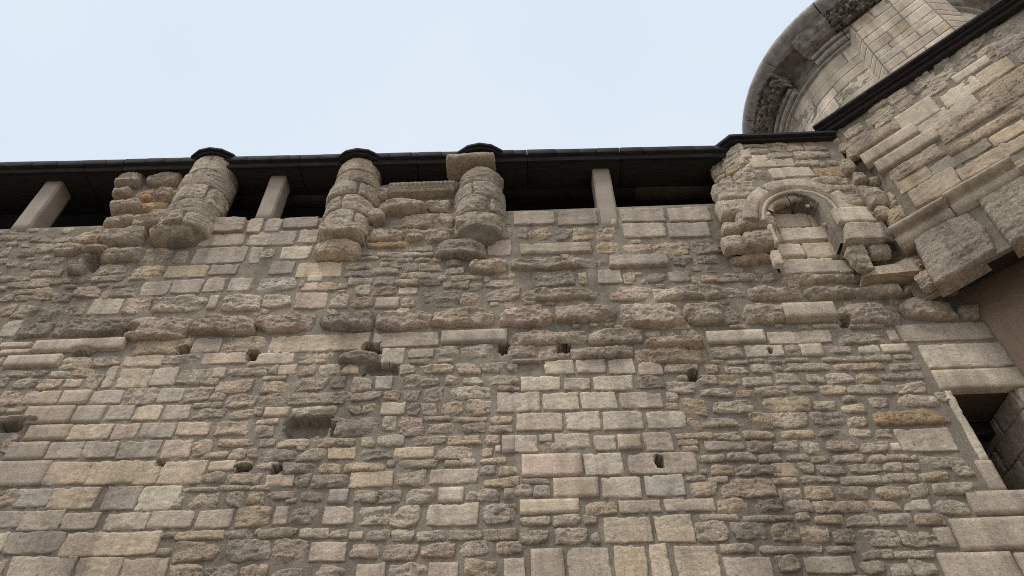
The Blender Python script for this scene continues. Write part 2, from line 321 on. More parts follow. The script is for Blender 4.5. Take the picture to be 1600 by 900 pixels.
# ------------------------------------------------------------------ the stones of the main wall, as read off the wall
# tile origin and scale, then "x0 y0 x1 y1 kind+colour[proud]" per stone
TILES = {
'0 400 3.6': '''42 25 100 58 rl;130 40 165 62 ry;172 28 262 68 rg;172 72 285 110 ry;285 68 345 112 rn;372 38 470 108 Rn.09;490 45 750 105 rn;690 52 925 138 ry;925 48 1170 122 ay;1172 45 1342 105 ag;1348 56 1472 108 ro-.04;
0 108 90 140 rg;95 112 160 138 ry;40 140 155 178 rg;168 120 280 168 rn;282 125 350 165 ry;350 122 400 150 rt;405 108 510 150 rd;510 108 560 145 rt;560 104 690 140 rd;370 160 425 185 rd;
0 165 38 200 rn;80 180 195 215 ry;168 172 330 245 ry;405 165 558 235 rp;0 212 82 252 rp;84 220 162 252 rt;250 208 395 262 rg;565 190 612 235 rn;618 172 780 225 rg;550 150 600 176 rd;640 150 740 172 rd;782 138 960 222 ag;955 132 1140 208 ag;1144 115 1270 202 ag;1278 118 1425 198 ag;
0 265 75 340 rp;80 270 200 352 rn;182 268 356 362 rg;364 250 488 332 rn;498 238 688 330 an;692 235 846 325 rp;852 215 1160 318 Rl.04;1166 218 1228 298 sn;1238 210 1462 305 Rl.04;
0 362 112 458 an;98 372 296 455 Rd;300 335 703 450 Rd.073;704 332 1062 472 Rp.084;1078 318 1430 446 Rp.084;
0 485 180 520 sn.03;0 525 180 552 sn.04;187 465 703 536 sn.06;706 470 1066 548 ry;1076 455 1252 545 ap;1256 452 1502 540 rt;
25 554 342 628 sg.07;0 560 20 610 rg;345 560 508 635 ry;512 560 683 615 rn;686 558 922 622 at;928 552 1128 612 rg;1132 540 1394 608 ap;1398 582 1445 612 rt;
0 637 178 680 rn;182 640 260 680 rd;285 645 400 680 rl;405 632 535 678 ry;0 684 40 740 rg;75 690 200 742 rn;205 690 340 745 ry;352 690 462 738 at;468 662 576 740 rn;582 618 652 742 an;652 632 856 742 at;840 625 1002 728 ag;984 628 1180 718 rg;1187 625 1274 680 ap;1282 625 1500 670 rg;1157 682 1222 720 rn;1226 695 1412 765 rt;
0 758 116 840 rt;120 755 345 832 at;332 750 508 835 st;505 752 696 830 ag;700 740 882 832 rn;885 740 1042 822 al;1036 732 1188 822 rn;1184 760 1260 808 rg;1268 778 1404 855 rt;1090 825 1180 852 rn;1190 820 1245 850 rd;1415 780 1440 845 rn;
0 850 28 885 rn;32 848 130 885 rt;128 840 410 940 st;405 838 585 938 sg;586 838 752 922 ag;748 836 914 922 at;912 832 1076 918 ag;1080 855 1266 912 rn;1292 855 1436 912 rt;0 892 205 930 rg.06''',
'400 400 3.6': '''68 25 220 102 ad;225 30 488 118 ay;510 30 690 72 rn;700 32 746 58 rl;755 35 812 72 rg;818 38 915 88 rd;920 35 1045 85 rn;1066 20 1152 55 rn;1060 60 1163 98 rl;1188 8 1412 98 Rt.08;580 0 690 18 rn;705 5 785 25 rd;800 8 880 28 rn;895 8 980 28 rn;985 12 1045 33 rn;
495 78 638 118 rg;642 62 800 108 rn;815 92 848 120 ry;852 88 1025 122 rn;1030 105 1078 140 rt;1093 105 1270 135 rl;1282 114 1315 150 rt;
0 112 222 195 rb;287 108 375 145 sl;252 147 350 195 ap;356 147 462 190 ry;466 148 520 185 rd;237 135 272 180 rn;525 120 655 158 rn;660 118 775 162 rd;785 125 915 168 ry.04;932 135 1040 165 rd;1050 145 1105 180 rn;1110 140 1188 182 ry;1192 148 1270 192 rd;1302 125 1440 178 rn;
537 155 642 218 rl;657 167 785 222 ry;797 172 912 215 al;465 188 500 206 rt;
-24 210 22 300 rl;42 208 203 285 rl;212 202 404 296 ap;427 208 518 292 rn;532 230 660 295 ry;667 230 805 290 sn;820 218 896 285 rn;907 192 1145 288 rd;1152 197 1264 275 rt;1296 180 1455 258 rn;
0 305 324 432 Rp.084;342 298 654 430 Rd.078;662 300 977 408 Rp.073;987 280 1354 396 Rt.078;1372 275 1680 400 Rp.078;
70 440 640 538 at;652 427 1032 512 an;1041 412 1415 492 sg.05;
0 542 222 608 an;228 530 436 605 rt;460 520 684 602 Rg.08;698 515 838 610 al;852 520 1004 572 an;860 576 975 605 rd;1016 508 1133 565 rl;1152 498 1362 570 rl;1388 502 1570 565 rl;1022 577 1100 598 rl;
0 620 65 668 rn;82 612 116 665 rn;120 610 230 668 at;232 615 340 675 rt;347 610 478 668 rl;486 612 570 662 ry;706 622 818 675 rp-.03;822 605 892 662 rl;917 605 1110 660 rt;1122 592 1258 660 rt;1268 597 1410 655 rl;1416 602 1470 655 rn;
36 672 165 694 rl;12 697 188 770 rt;192 680 396 750 rn;411 670 515 745 rd;527 676 650 755 rn;665 672 770 750 ab;822 668 914 750 rt;916 670 1025 738 rl;1057 662 1150 728 rn;1163 675 1280 718 rl;1316 667 1470 720 rn;
0 767 524 838 rn;542 760 706 812 rn;717 755 815 810 ry;827 752 920 808 rn;932 740 1058 818 rn;1087 735 1330 802 rl;1360 728 1450 758 rn;
-20 850 26 898 rg;42 847 190 900 st;207 840 458 895 rl;520 832 592 890 rn;602 828 684 880 ry;697 820 842 895 al;862 815 928 895 rd;932 822 1020 895 rn;1032 818 1170 892 ry;1190 808 1322 892 rt;1350 765 1598 875 al''',
'800 400 3.6': '''47 82 345 170 rd;370 85 432 162 ry;476 70 620 155 ag;627 85 690 158 rt;697 85 730 108 rt;767 92 862 142 rd;872 84 1010 145 ad;1012 107 1060 150 rl;1066 102 1160 142 rt;1287 95 1370 140 rl;1202 95 1288 118 rn;722 120 762 155 rt;1150 120 1280 148 rn;
-12 172 40 245 rt;57 168 510 250 Rn.06;537 167 785 250 rp;792 155 1312 242 Rl.07;1322 158 1632 245 Rn.07;65 252 130 268 ry;
247 262 590 375 Rn.073;604 252 956 404 Rn.090;962 250 1280 382 Rn.073;1292 250 1538 385 Rn.078;
340 382 380 402 rn;440 376 480 398 rn;527 375 575 393 rn;582 387 700 408 rn;882 388 1005 412 rn;1230 382 1325 403 rn;
0 415 418 500 Rn.04;437 408 744 495 Rn.05;762 432 1080 527 Ry.09;1092 415 1432 490 sl.02;
0 502 130 562 rp;147 498 320 578 rp;332 500 684 572 Rn.06;692 502 1113 605 Ry.06;1127 505 1290 565 rn;1307 500 1536 566 al;
0 586 170 604 sd.07;30 620 168 678 rp-.02;173 585 354 665 al;358 580 530 660 al;533 575 698 662 al;707 588 853 672 ap;863 612 1040 656 rn;1082 602 1168 665 ry;1192 614 1330 658 rl;1347 605 1470 660 rl;1122 585 1190 602 rn;1217 585 1330 608 rn;1337 580 1410 598 rn;
-10 692 38 714 rn;-10 735 38 760 rn;46 675 278 758 al;288 680 448 755 an;451 672 685 755 al;691 670 858 750 rg;867 700 1048 770 rl;932 667 990 693 rn;1037 672 1150 725 rl;1152 660 1290 728 ry;1298 675 1465 728 rl;
168 765 380 870 al;383 762 597 862 al;601 765 856 858 an;867 770 935 828 rl;872 828 940 866 ry;1057 737 1240 785 rl;1257 750 1362 795 ry;1382 730 1560 790 rn;
972 805 1110 890 ry;1117 810 1355 880 rl''',
'1150 400 3.6': '''247 85 738 155 Rn.067;386 155 690 246 Rn.10;677 142 934 240 Rl.11;936 130 1262 230 Rn.09;25 95 105 145 rn.04;155 92 222 150 rn.04;300 153 355 175 rn;
260 258 570 372 sl.090;557 250 925 392 Rn.090;922 235 1240 362 Rn.10;1246 252 1405 362 Rn.06;437 377 590 403 rn;642 378 840 408 rn.04;217 380 260 402 rn;
170 417 545 490 an;572 422 860 495 Rd.03;852 414 918 480 sn;902 372 1500 475 an;
287 498 360 558 rn;357 490 496 560 sl;502 497 655 545 rn;682 498 814 545 al;815 492 983 542 sl;
482 567 622 590 rl;632 560 715 588 rn;722 555 875 590 rn;889 554 1000 578 rn;292 572 415 594 rn;182 582 280 600 rn;75 577 150 598 rn;
222 618 258 645 rl;270 600 540 645 rl;547 600 828 640 ry;860 597 1032 640 rl;
222 660 380 714 rn;387 660 495 708 rn;507 655 655 712 rl;677 655 805 714 ry;822 660 945 698 rd;957 650 1060 690 rn;914 708 1082 772 rl;
310 725 455 765 rl;462 722 625 772 ry;642 724 905 780 rn;
172 798 425 870 ry;432 805 565 862 rn;607 785 675 816 rd;592 832 735 885 ry;752 797 875 852 rn;907 785 1145 852 rl;1132 760 1200 820 rn;430 874 605 945 rd;200 882 410 958 rn;620 895 745 960 ry;767 867 1190 942 ro.03''',
'0 650 3.6': '''138 45 400 135 st;380 42 632 132 at;624 42 786 130 ap;780 35 992 125 ag;988 30 1188 108 ap;1190 32 1410 105 rt;
28 142 268 245 sn;254 142 476 240 ag;456 138 670 235 ag;662 135 903 238 ag;906 128 1088 235 ap;1088 125 1198 212 rt;1217 122 1430 165 ry;1127 200 1275 235 rt;1287 180 1385 238 rt;1390 180 1450 235 rt;0 100 78 215 rp;
-70 250 272 395 sg;216 255 514 388 ay;486 250 774 385 ay;739 247 910 385 ay;892 250 1158 385 at;1166 250 1325 305 at;1322 250 1430 300 rt;1132 310 1258 375 rg;1266 322 1440 380 rt;
-10 412 102 505 rt;74 405 298 515 ab;262 397 552 525 ay;570 395 790 530 ag;766 392 1018 528 al;977 447 1028 520 rl;1032 395 1225 420 rl;1232 393 1400 412 rl;1404 395 1490 410 rl;1036 440 1228 520 rn;1260 430 1368 510 rn;1388 435 1480 490 ry;
-60 535 140 635 ag;100 530 358 645 an;334 540 556 640 an;580 540 840 645 an;829 532 1092 632 al;1094 525 1313 630 an;1328 505 1520 612 ry;
-90 650 40 770 an;12 645 374 780 ad;336 650 656 790 at;615 648 900 785 ay;907 652 980 680 rn;987 640 1258 695 ry;1262 632 1420 688 rn;892 737 965 780 rt;962 705 1245 815 rt;1266 700 1510 808 rg;
26 785 246 930 al;210 785 424 930 an;405 795 690 930 at;665 795 943 930 at;942 835 1145 930 rt;1147 837 1340 925 rg;1347 845 1490 925 ry;-80 800 18 930 rp''',
'400 650 3.6': '''0 12 130 40 rl;0 42 98 115 rn;150 40 400 122 at-.16;412 5 495 98 rl;492 0 680 108 rd;707 2 785 80 rl;802 0 955 105 rp;952 0 1090 25 rl;967 40 1128 92 rn;1107 0 1300 30 ry;1167 38 1295 98 rd;1312 0 1440 42 rt;1302 50 1440 90 rl;
12 125 105 170 rd;110 130 292 168 ry;312 118 555 165 rt;582 118 670 170 ry;682 105 828 165 rl;852 107 1062 162 rn;1077 108 1268 162 ry;1287 105 1362 165 rt;1382 105 1458 208 sg;1346 165 1375 200 sl;
0 182 215 250 rd;227 170 270 194 rn;232 182 395 250 rn;397 172 567 242 ay;582 177 760 245 rd;767 175 1002 238 ay;1014 170 1255 238 rn;1270 178 1335 225 ry;
0 250 130 295 rn;160 258 330 318 rg;337 262 465 322 rt;480 255 728 305 ry;737 250 785 288 rg;797 245 1025 288 rn;1062 248 1145 274 ry;1152 237 1238 275 rn;1260 232 1410 264 ry;1270 268 1345 325 rg;1367 280 1475 330 rt;
0 325 18 385 rn;47 330 216 398 at;220 332 295 402 rn;317 332 505 402 rn;522 310 774 400 ay;780 305 945 390 rn;972 298 1254 382 an;1282 348 1440 395 ry;0 394 72 414 rn;
0 430 40 490 rt;70 418 212 465 rn;167 462 225 490 rn;242 420 390 480 rt;402 410 520 490 sb;550 408 670 480 rn;692 405 828 485 rd;850 405 1003 490 rl;1021 398 1168 485 sl;1184 405 1370 478 rd;1397 407 1445 470 rn;
0 505 80 610 ry;92 505 185 612 an;192 500 360 600 rn;372 502 557 610 an;567 498 755 615 rl;757 500 935 622 rn;952 490 1255 620 an;1277 490 1450 615 rn;
0 632 14 670 rn;17 628 230 682 rn;242 630 405 680 rl;417 635 508 685 rn;520 650 603 692 sn;620 645 748 698 rl;757 638 885 705 rl;902 640 1055 700 rl;1084 638 1268 695 rn;1287 632 1465 692 rn;
0 700 70 805 rg;88 695 297 830 rn;292 705 515 818 an;537 715 695 792 rn;717 725 908 808 rn;927 718 1112 798 rp;1137 708 1308 785 rl;1347 708 1490 780 rt;
0 840 55 930 rp;77 858 255 930 rn;292 835 525 930 rn;552 825 730 930 an;752 830 960 930 rn;967 825 1140 930 ap;1172 808 1360 930 ry;1387 795 1515 930 al''',
'800 650 3.6': '''18 -20 285 82 an;296 -28 500 78 al;506 -30 745 75 al;749 -30 988 72 al;996 5 1045 82 ry;1066 8 1300 60 rn;1327 -20 1472 70 ry;
-15 100 148 206 an;150 98 230 140 an;157 148 300 202 rn;236 95 450 182 an;456 105 588 195 an;590 98 730 188 st;736 88 915 195 an;922 95 1135 128 ry;932 130 1050 163 rt;957 166 1045 195 rt;1142 82 1278 135 rl;1302 82 1470 122 ry;1082 140 1313 192 ad;1332 140 1455 195 rg;
50 208 400 338 sp;404 205 634 332 al;639 200 1042 328 an;1047 212 1198 250 rn;1206 205 1372 248 rl;1392 210 1500 250 rn;1110 275 1245 335 ry;1252 268 1500 325 rn;1061 300 1095 322 rn;
56 347 215 378 rg;227 342 493 460 st;500 338 734 460 al;737 330 983 455 ab;977 335 1090 357 rn;1102 335 1215 372 rl;997 370 1158 448 ry;1164 355 1490 452 rt;7 390 105 450 rg;119 385 210 445 rg;-15 340 36 388 rt;
40 465 382 548 st;412 478 594 550 ry;596 470 843 540 an;852 460 1150 535 an;1157 460 1335 545 ry;
46 558 215 612 rl;231 552 385 610 rl;414 558 475 618 rn;509 565 799 712 at;802 555 1030 710 at;1062 550 1275 582 rl;1302 557 1480 588 rn;1037 588 1220 705 rn;1237 605 1455 700 rg;
42 640 205 722 rn;242 620 432 728 rl;439 652 488 718 rg;-30 705 50 765 rt;-10 640 18 670 rn;
100 742 299 930 sn;308 738 558 930 an;567 720 769 930 ay;772 715 895 930 at;911 725 1180 930 at;1172 722 1370 768 rn;1397 730 1480 768 rn;1192 790 1478 930 ag''',
'1150 650 3.6': '''237 -22 400 62 rn;432 -22 605 48 rd;
237 80 435 122 ry;447 72 595 112 rd;639 70 765 120 rl;797 72 875 120 rn;897 65 1240 198 an;
202 132 345 198 rn;364 138 480 208 rl;497 130 690 200 rt;707 142 868 205 rn;873 150 930 192 sl;
132 218 260 255 rn;282 218 410 250 rn;427 222 525 260 ry;549 218 720 262 rl;742 215 850 255 rn;857 210 980 250 rn;986 218 1020 248 rn;1042 222 1300 290 rn;
196 260 356 342 ay;360 258 445 318 rn;462 270 615 325 rn;637 268 825 322 rd;832 262 940 308 rn;952 258 1035 302 rn;1222 278 1330 345 rn;
212 347 345 380 ry;367 335 580 375 rn;597 340 812 380 rl;832 322 1018 375 rn;1032 315 1195 355 ry;1117 372 1350 430 Rl.03;
247 390 370 468 rn;382 392 545 460 ry;567 390 760 460 rn;787 392 965 458 ry;974 385 1105 458 rl;
90 465 262 540 rd;267 470 432 535 rn;442 478 750 535 rt;762 475 918 528 ry;937 470 1102 530 al;1110 472 1296 548 rl;
40 555 320 588 rn;332 545 415 588 rn;447 555 600 600 ry;614 545 800 615 rn;822 552 998 622 rl;1007 550 1170 610 ry;
192 605 372 710 rt;380 610 538 720 rt;547 625 690 720 rn;717 630 925 740 rn;932 640 1142 738 rn;1120 625 1236 736 sn;
147 727 490 767 rn;512 732 675 767 rn;717 755 882 798 rn;897 750 1105 798 rl;
227 790 370 890 rn;372 785 675 885 an;702 808 835 885 rn;862 830 990 905 rl;987 808 1130 895 rl''',
'0 200 4': '''0 667 95 700 rn;100 668 190 700 rd;195 672 250 710 rg;252 662 330 718 rd;322 680 440 720 rn;462 642 618 722 ry.04;345 705 510 798 Rn.08;45 712 110 735 rn;215 725 330 780 rn;515 728 660 782 Rn.09;530 785 625 828 Rn.10;45 828 110 865 rl;0 740 60 800 rg;140 840 185 870 ry;190 830 290 880 rg;272 795 320 820 rt;140 742 205 800 rd;0 810 40 850 rn;340 800 400 850 rn;
1192 557 1536 658 ad.035;1542 562 1645 655 an.02;1650 560 1765 655 ag.02;617 625 914 730 Rn.10;647 728 905 840 Rn.09;840 752 1080 848 rn;1084 752 1190 845 rn;1236 662 1532 735 an;1536 662 1690 735 an;1200 742 1548 848 ag;1552 742 1640 846 ag''',
'400 200 4': '''168 557 396 628 ad.02;256 632 394 720 an;0 642 250 734 ag;12 752 120 815 rl;145 737 350 820 al;
692 707 950 750 ro.03;952 737 1105 765 rn;647 772 730 795 rl;742 772 920 804 rn;927 774 1040 803 rl;1046 776 1110 800 rn;
1117 677 1430 820 Rd.10;1442 697 1600 800 an;1492 622 1600 690 ad''',
'800 200 4': '''8 517 272 604 ag.015;276 514 540 608 ad.015;668 498 960 588 ad.018;964 492 1248 585 ag.018;690 592 970 686 an.015;974 589 1246 684 ag.015;32 622 88 694 rg;102 622 250 698 ry;267 628 375 698 rd;382 618 520 698 ry;520 630 660 698 rt;52 717 500 785 an.03;517 712 680 780 ry;692 722 868 780 rt;872 712 1110 800 rt;1117 692 1320 788 rd;
0 802 595 884 Rn.06;602 787 980 873 ad.05;1002 792 1128 855 rd;1132 792 1330 850 rd''',
}
HX = [(287, 547, 11, 7, .3), (394, 555, 10, 8, .3), (581, 545, 15, 10, .3), (596, 577, 30, 9, .10), (786, 544, 8, 8, .25), (881, 546, 11, 7, .3), (1082, 587, 10, 9, .3), (251, 723, 8, 7, .22), (381, 732, 14, 6, .25),
      (482, 667, 42, 17, .15), (433, 734, 9, 7, .3), (1031, 721, 8, 11, .3), (17, 668, 20, 7, .18), (1204, 548, 4, 4, .15), (128, 553, 18, 5, .08), (205, 520, 16, 6, .06), (1320, 505, 7, 7, .2), (148, 413, 9, 12, .14)]
for (x, y, a, b, dp) in HX:
    (u, v) = MAIN.uv(x, y); u2, _ = MAIN.uv(x + a, y); _, v2 = MAIN.uv(x, y - b); HOLES.append((u, v, abs(u2 - u) * .88, abs(v2 - v) * .88, dp * .8))

TOPZ = MAIN.uv(650, 334)[1]               # top of the parapet
EDGE = 4.21                               # where the wall meets the rendered wall
UJ = MAIN.uv(1536, 700)[0] ; UJ2 = UJ + .53   # window opening
ZW1 = MAIN.uv(1540, 607)[1]; ZW0 = MAIN.uv(1590, 767)[1]

wall = thing('curtain_wall', 'tall weathered limestone wall of mixed rubble and squared blocks', 'wall', (0, D, 0))
# mortar sheet with relief and put-log holes
us = np.arange(-9, EDGE + .001, .022); us[-1] = EDGE; vs = np.arange(3.3, TOPZ, .022); vs[-1] = TOPZ
Ug, Vg = np.meshgrid(us, vs, indexing='ij')
H = .010 * (fbm(Ug * 3, Vg * 3, 1, 3) - .5) + .018 * (fbm(Ug * 14, Vg * 18, 2, 4) - .5) + .006 * (vn(Ug * 40, Vg * 40, 3) - .5) - .005
H = dig(Ug, Vg, H)
H[:, -1] = np.minimum(H[:, -1], -.01)
Pm = MAIN.map(Ug, Vg, H)
back = Pm[:, -1:, :].copy(); back[:, :, 1] = D + .55
Pm = np.concatenate([Pm, back], 1)
Fm = grid_faces(*Pm.shape[:2])
cu = (Ug[:-1, :-1] + .011); cv = (Vg[:-1, :-1] + .011); nq = [MAIN.uv(*q) for q in ((1206, 405), (1300, 405), (1260, 424), (1255, 303))]
inside = ((cu > nq[0][0]) & (cu < nq[1][0]) & (cv > nq[2][1]) & (cv < nq[3][1])) | (cu > UJ) & (cu < UJ2) & (cv > ZW0) & (cv < ZW1)
mask = np.ones((len(us) - 1, Pm.shape[1] - 1), bool); mask[:, :-1] = ~inside
obj('mortar', Pm.reshape(-1, 3), Fm[mask.ravel()], M_MORT, wall)
obj('wall_core', *join([box(-9, UJ - .25, D + .45, D + .55, 3.3, TOPZ - .02), box(UJ - .25, EDGE, D + .45, D + .55, ZW1 + .02, TOPZ - .02), box(UJ - .25, EDGE, D + .45, D + .55, 3.3, ZW0 - .02), box(-9, EDGE, D, D + .55, 0, 3.3)]), M_MORT, wall, smoothed=False)

cands = []                                # (area in px, record)
occ_res = .01; occ = np.zeros((int(13.5 / occ_res), int(5.2 / occ_res)), bool); OU, OV = -9, 3.2
def mark(u0, u1, v0, v1, pad=.0):
    occ[int((u0 - OU - pad) / occ_res):int((u1 - OU + pad) / occ_res) + 1, int((v0 - OV - pad) / occ_res):int((v1 - OV + pad) / occ_res) + 1] = True
for key, txt in TILES.items():
    ox, oy, sc = map(float, key.split())
    for rec in txt.replace('\n', '').split(';'):
        if not rec.strip(): continue
        x0, y0, x1, y1, code = rec.split()
        x0, x1 = (ox + float(x) / sc for x in (x0, x1)); y0, y1 = (oy + float(y) / sc for y in (y0, y1))
        pr = float(code[2:]) if len(code) > 2 else None
        xm, ym = (x0 + x1) / 2, (y0 + y1) / 2
        if code[0] in 'sa': q_ = min(abs((y1 - y0) * (780 - xm) / (ym + 640)) * .15, (x1 - x0) * .1); x0 += q_; x1 -= q_
        u0 = MAIN.uv(x0, ym)[0]; u1 = MAIN.uv(x1, ym)[0]; v1 = MAIN.uv(xm, y0)[1]; v0 = MAIN.uv(xm, y1)[1]
        if pr and code[0] == 's' and pr > .03 and pr < .085: pr *= .6
        p = PAR[code[0]][5] if pr is None else pr
        p = p + (.006 if pr is None else 0)
        if p > 0:
            v1 -= p * (v1 - 1.6) / D * .9; sh = p * (u0 + u1) / 2 / D * .5; u0 -= sh; u1 -= sh
        elif p < -.02: v1 += -p * .9; 
        if v1 - v0 < .022: v1 = v0 + .022
        mark(u0, u1, v0, v1)
        if EDGE - u1 < 0: u1 = EDGE - .005
        cands.append(((x1 - x0) * (y1 - y0), u0, u1, v0, v1, code[0], code[1], pr))
# quoins and long stones round the window
Q = []
def quoin(x0, y0, x1, y1, code, pr=None):
    xm, ym = (x0 + x1) / 2, (y0 + y1) / 2
    u0 = MAIN.uv(x0, ym)[0]; u1 = min(MAIN.uv(x1, ym)[0], EDGE - .004); v1 = MAIN.uv(xm, y0)[1]; v0 = MAIN.uv(xm, y1)[1]; mark(u0, u1, v0, v1)
    stone('quoin', MAIN, u0, u1, v0 + .004, v1 - .004, code[0], code[1], wall, pr, skirt=.3)
quoin(1440, 536, 1640, 575, 'al', .02); 
u0 = MAIN.uv(1460, 592)[0]; mark(u0, EDGE, ZW1, MAIN.uv(1530, 577)[1])
stone('lintel', MAIN, u0, EDGE - .004, ZW1, MAIN.uv(1530, 577)[1] - .004, 's', 'l', wall, .022, skirt=.06)
um = MAIN.uv(1498, 660)[0]; zj = MAIN.uv(1545, 719)[1]
stone('jamb_stone', MAIN, um, UJ, zj + .004, ZW1 - .01, 'a', 'l', wall, .018, skirt=.42)
stone('jamb_stone', MAIN, MAIN.uv(1534, 743)[0], UJ + .003, ZW0 + .004, zj - .004, 's', 'n', wall, .018, skirt=.42)
mark(um, UJ2, ZW0, ZW1)
stone('sill', MAIN, MAIN.uv(1514, 786)[0], EDGE - .01, MAIN.uv(1550, 805)[1], ZW0, 's', 'n', wall, .02, skirt=.42)
quoin(1490, 808, 1650, 860, 'sn', .02); quoin(1473, 863, 1591, 915, 'sn', .02); quoin(1594, 863, 1700, 915, 'sn', .02)
stone('jamb_stone', MAIN, UJ2, EDGE - .004, ZW0 + .004, ZW1 - .02, 'a', 'n', wall, .015, skirt=.42)
# the deep recess behind the window: back, sides, floor, soffit, and the stones of its right reveal
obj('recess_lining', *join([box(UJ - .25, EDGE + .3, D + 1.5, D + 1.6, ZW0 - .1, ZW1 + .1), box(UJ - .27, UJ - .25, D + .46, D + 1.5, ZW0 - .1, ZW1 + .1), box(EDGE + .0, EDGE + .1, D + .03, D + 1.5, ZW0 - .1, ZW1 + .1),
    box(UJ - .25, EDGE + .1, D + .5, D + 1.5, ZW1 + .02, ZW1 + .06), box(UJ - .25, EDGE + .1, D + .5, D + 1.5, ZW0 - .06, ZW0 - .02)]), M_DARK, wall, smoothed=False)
RR = Plane((UJ2 + .0, D + .95, 0), (0, -1)); zz = ZW0
for k, hh in enumerate((.24, .30, .22, .26)):  # darkest tint paints the dimness of the recess into the reveal stones
    z1 = min(zz + hh, ZW1); cut = .35 + .2 * (k % 2)
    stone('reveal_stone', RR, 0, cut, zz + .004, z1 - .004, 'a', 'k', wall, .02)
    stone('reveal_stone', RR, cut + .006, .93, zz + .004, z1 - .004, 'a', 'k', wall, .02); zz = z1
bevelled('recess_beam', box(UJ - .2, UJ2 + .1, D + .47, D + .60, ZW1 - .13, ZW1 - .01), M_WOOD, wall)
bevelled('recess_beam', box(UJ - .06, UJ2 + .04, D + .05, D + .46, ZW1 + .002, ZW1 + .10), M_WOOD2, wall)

# small stones in the gaps, and coursed rubble outside the frame
small = []
def small_stone(u0, u1, v0, v1, typ, col, pr=None):
    SEED[0] += 1; v, f = stone_verts(MAIN, u0, u1, v0, v1, typ, pr, SEED[0], True); small.append((v, f, tinted(col)))
for (hu, hv, a, b, dp) in HOLES: mark(hu - a, hu + a, hv - b, hv + b)
tries = np.random.default_rng(5); made = 0
for _ in range(9000):
    x, y = tries.uniform(-10, 1500), tries.uniform(345, 905); u, v = MAIN.uv(x, y)
    lw = tries.uniform(.07, .16) if made < 150 else tries.uniform(.045, .09); lh = lw * tries.uniform(.35, .7); pad = .011
    if v + lh / 2 > TOPZ - .02 or (y < 420 and x > 1090): continue
    i0, i1 = int((u - lw / 2 - pad - OU) / occ_res), int((u + lw / 2 + pad - OU) / occ_res); j0, j1 = int((v - lh / 2 - pad - OV) / occ_res), int((v + lh / 2 + pad - OV) / occ_res)
    if occ[max(i0, 0):i1 + 1, max(j0, 0):j1 + 1].any(): continue
    mark(u - lw / 2, u + lw / 2, v - lh / 2, v + lh / 2); made += 1
    small_stone(u - lw / 2, u + lw / 2, v - lh / 2, v + lh / 2, 'r', 'nntgdly'[int(tries.integers(7))], float(tries.uniform(.002, .011)))
zr = 3.32
while zr < TOPZ - .05:
    hh = float(tries.uniform(.10, .2)); uu = -8.9
    while uu < EDGE - .1:
        ww = float(tries.uniform(.14, .42)); u1 = min(uu + ww, EDGE - .01); z1 = min(zr + hh, TOPZ - .03)
        px = [proj(np.array([a, D, b])) for a in (uu, u1) for b in (zr, z1)]
        if all(q[0] < 2 for q in px) or all(q[1] > 903 for q in px) or all(q[0] > 1602 for q in px):
            if not (u1 > UJ - .1 and z1 > ZW0 - .3) and u1 - uu > .06: small_stone(uu + .01, u1 - .01, zr + .01, z1 - .01, 'r', 'nntglyp'[int(tries.integers(7))])
        uu = u1
    zr += hh
cands.sort(key=lambda c: -c[0]); cnt = {}
for (ar, u0, u1, v0, v1, typ, col, pr) in cands:
    nm = 'string_course_stone' if (pr or 0) >= .066 and pr not in (.07, .08, .09, .10, .11) else 'ashlar_block' if typ in 'sa' else 'rubble_stone'
    cnt[nm] = cnt.get(nm, 0) + 1
    if cnt[nm] <= 296: stone(nm, MAIN, u0, u1, v0, v1, typ, col, wall, pr, True, skirt=.06 if (pr or 0) > -.05 else .05)
    else: small_stone(u0, u1, v0, v1, typ, col, pr)
V_, F_ = join([(v, f) for v, f, t in small]); T_ = np.concatenate([np.tile(np.array(t), (len(v), 1)) for v, f, t in small])
o = obj('small_stones', V_, F_, M_ROUGH, wall, T_); o['kind'] = 'stuff'
print('stones', cnt, 'small', len(small), 'gapfill', made)

# parapet top: cement-faced slabs below the openings
def slab(name, x0, y0, x1, y1, m, pr=.03, code=None, par=wall, plane=MAIN, back=.3):
    xm, ym = (x0 + x1) / 2, (y0 + y1) / 2
    u0 = plane.uv(x0, ym)[0]; u1 = plane.uv(x1, ym)[0]; v1 = plane.uv(xm, y0)[1]; v0 = plane.uv(xm, y1)[1]
    c = [plane.map(np.array(u), np.array(v), np.array(h)) for v in (v0, v1) for h in (pr, -back) for u in (u0, u1)]
    return worn(name, hexa(c), m, par, .005, 5, SEED[0] + x0, tint=tinted(code) if code else None, bev=.004)
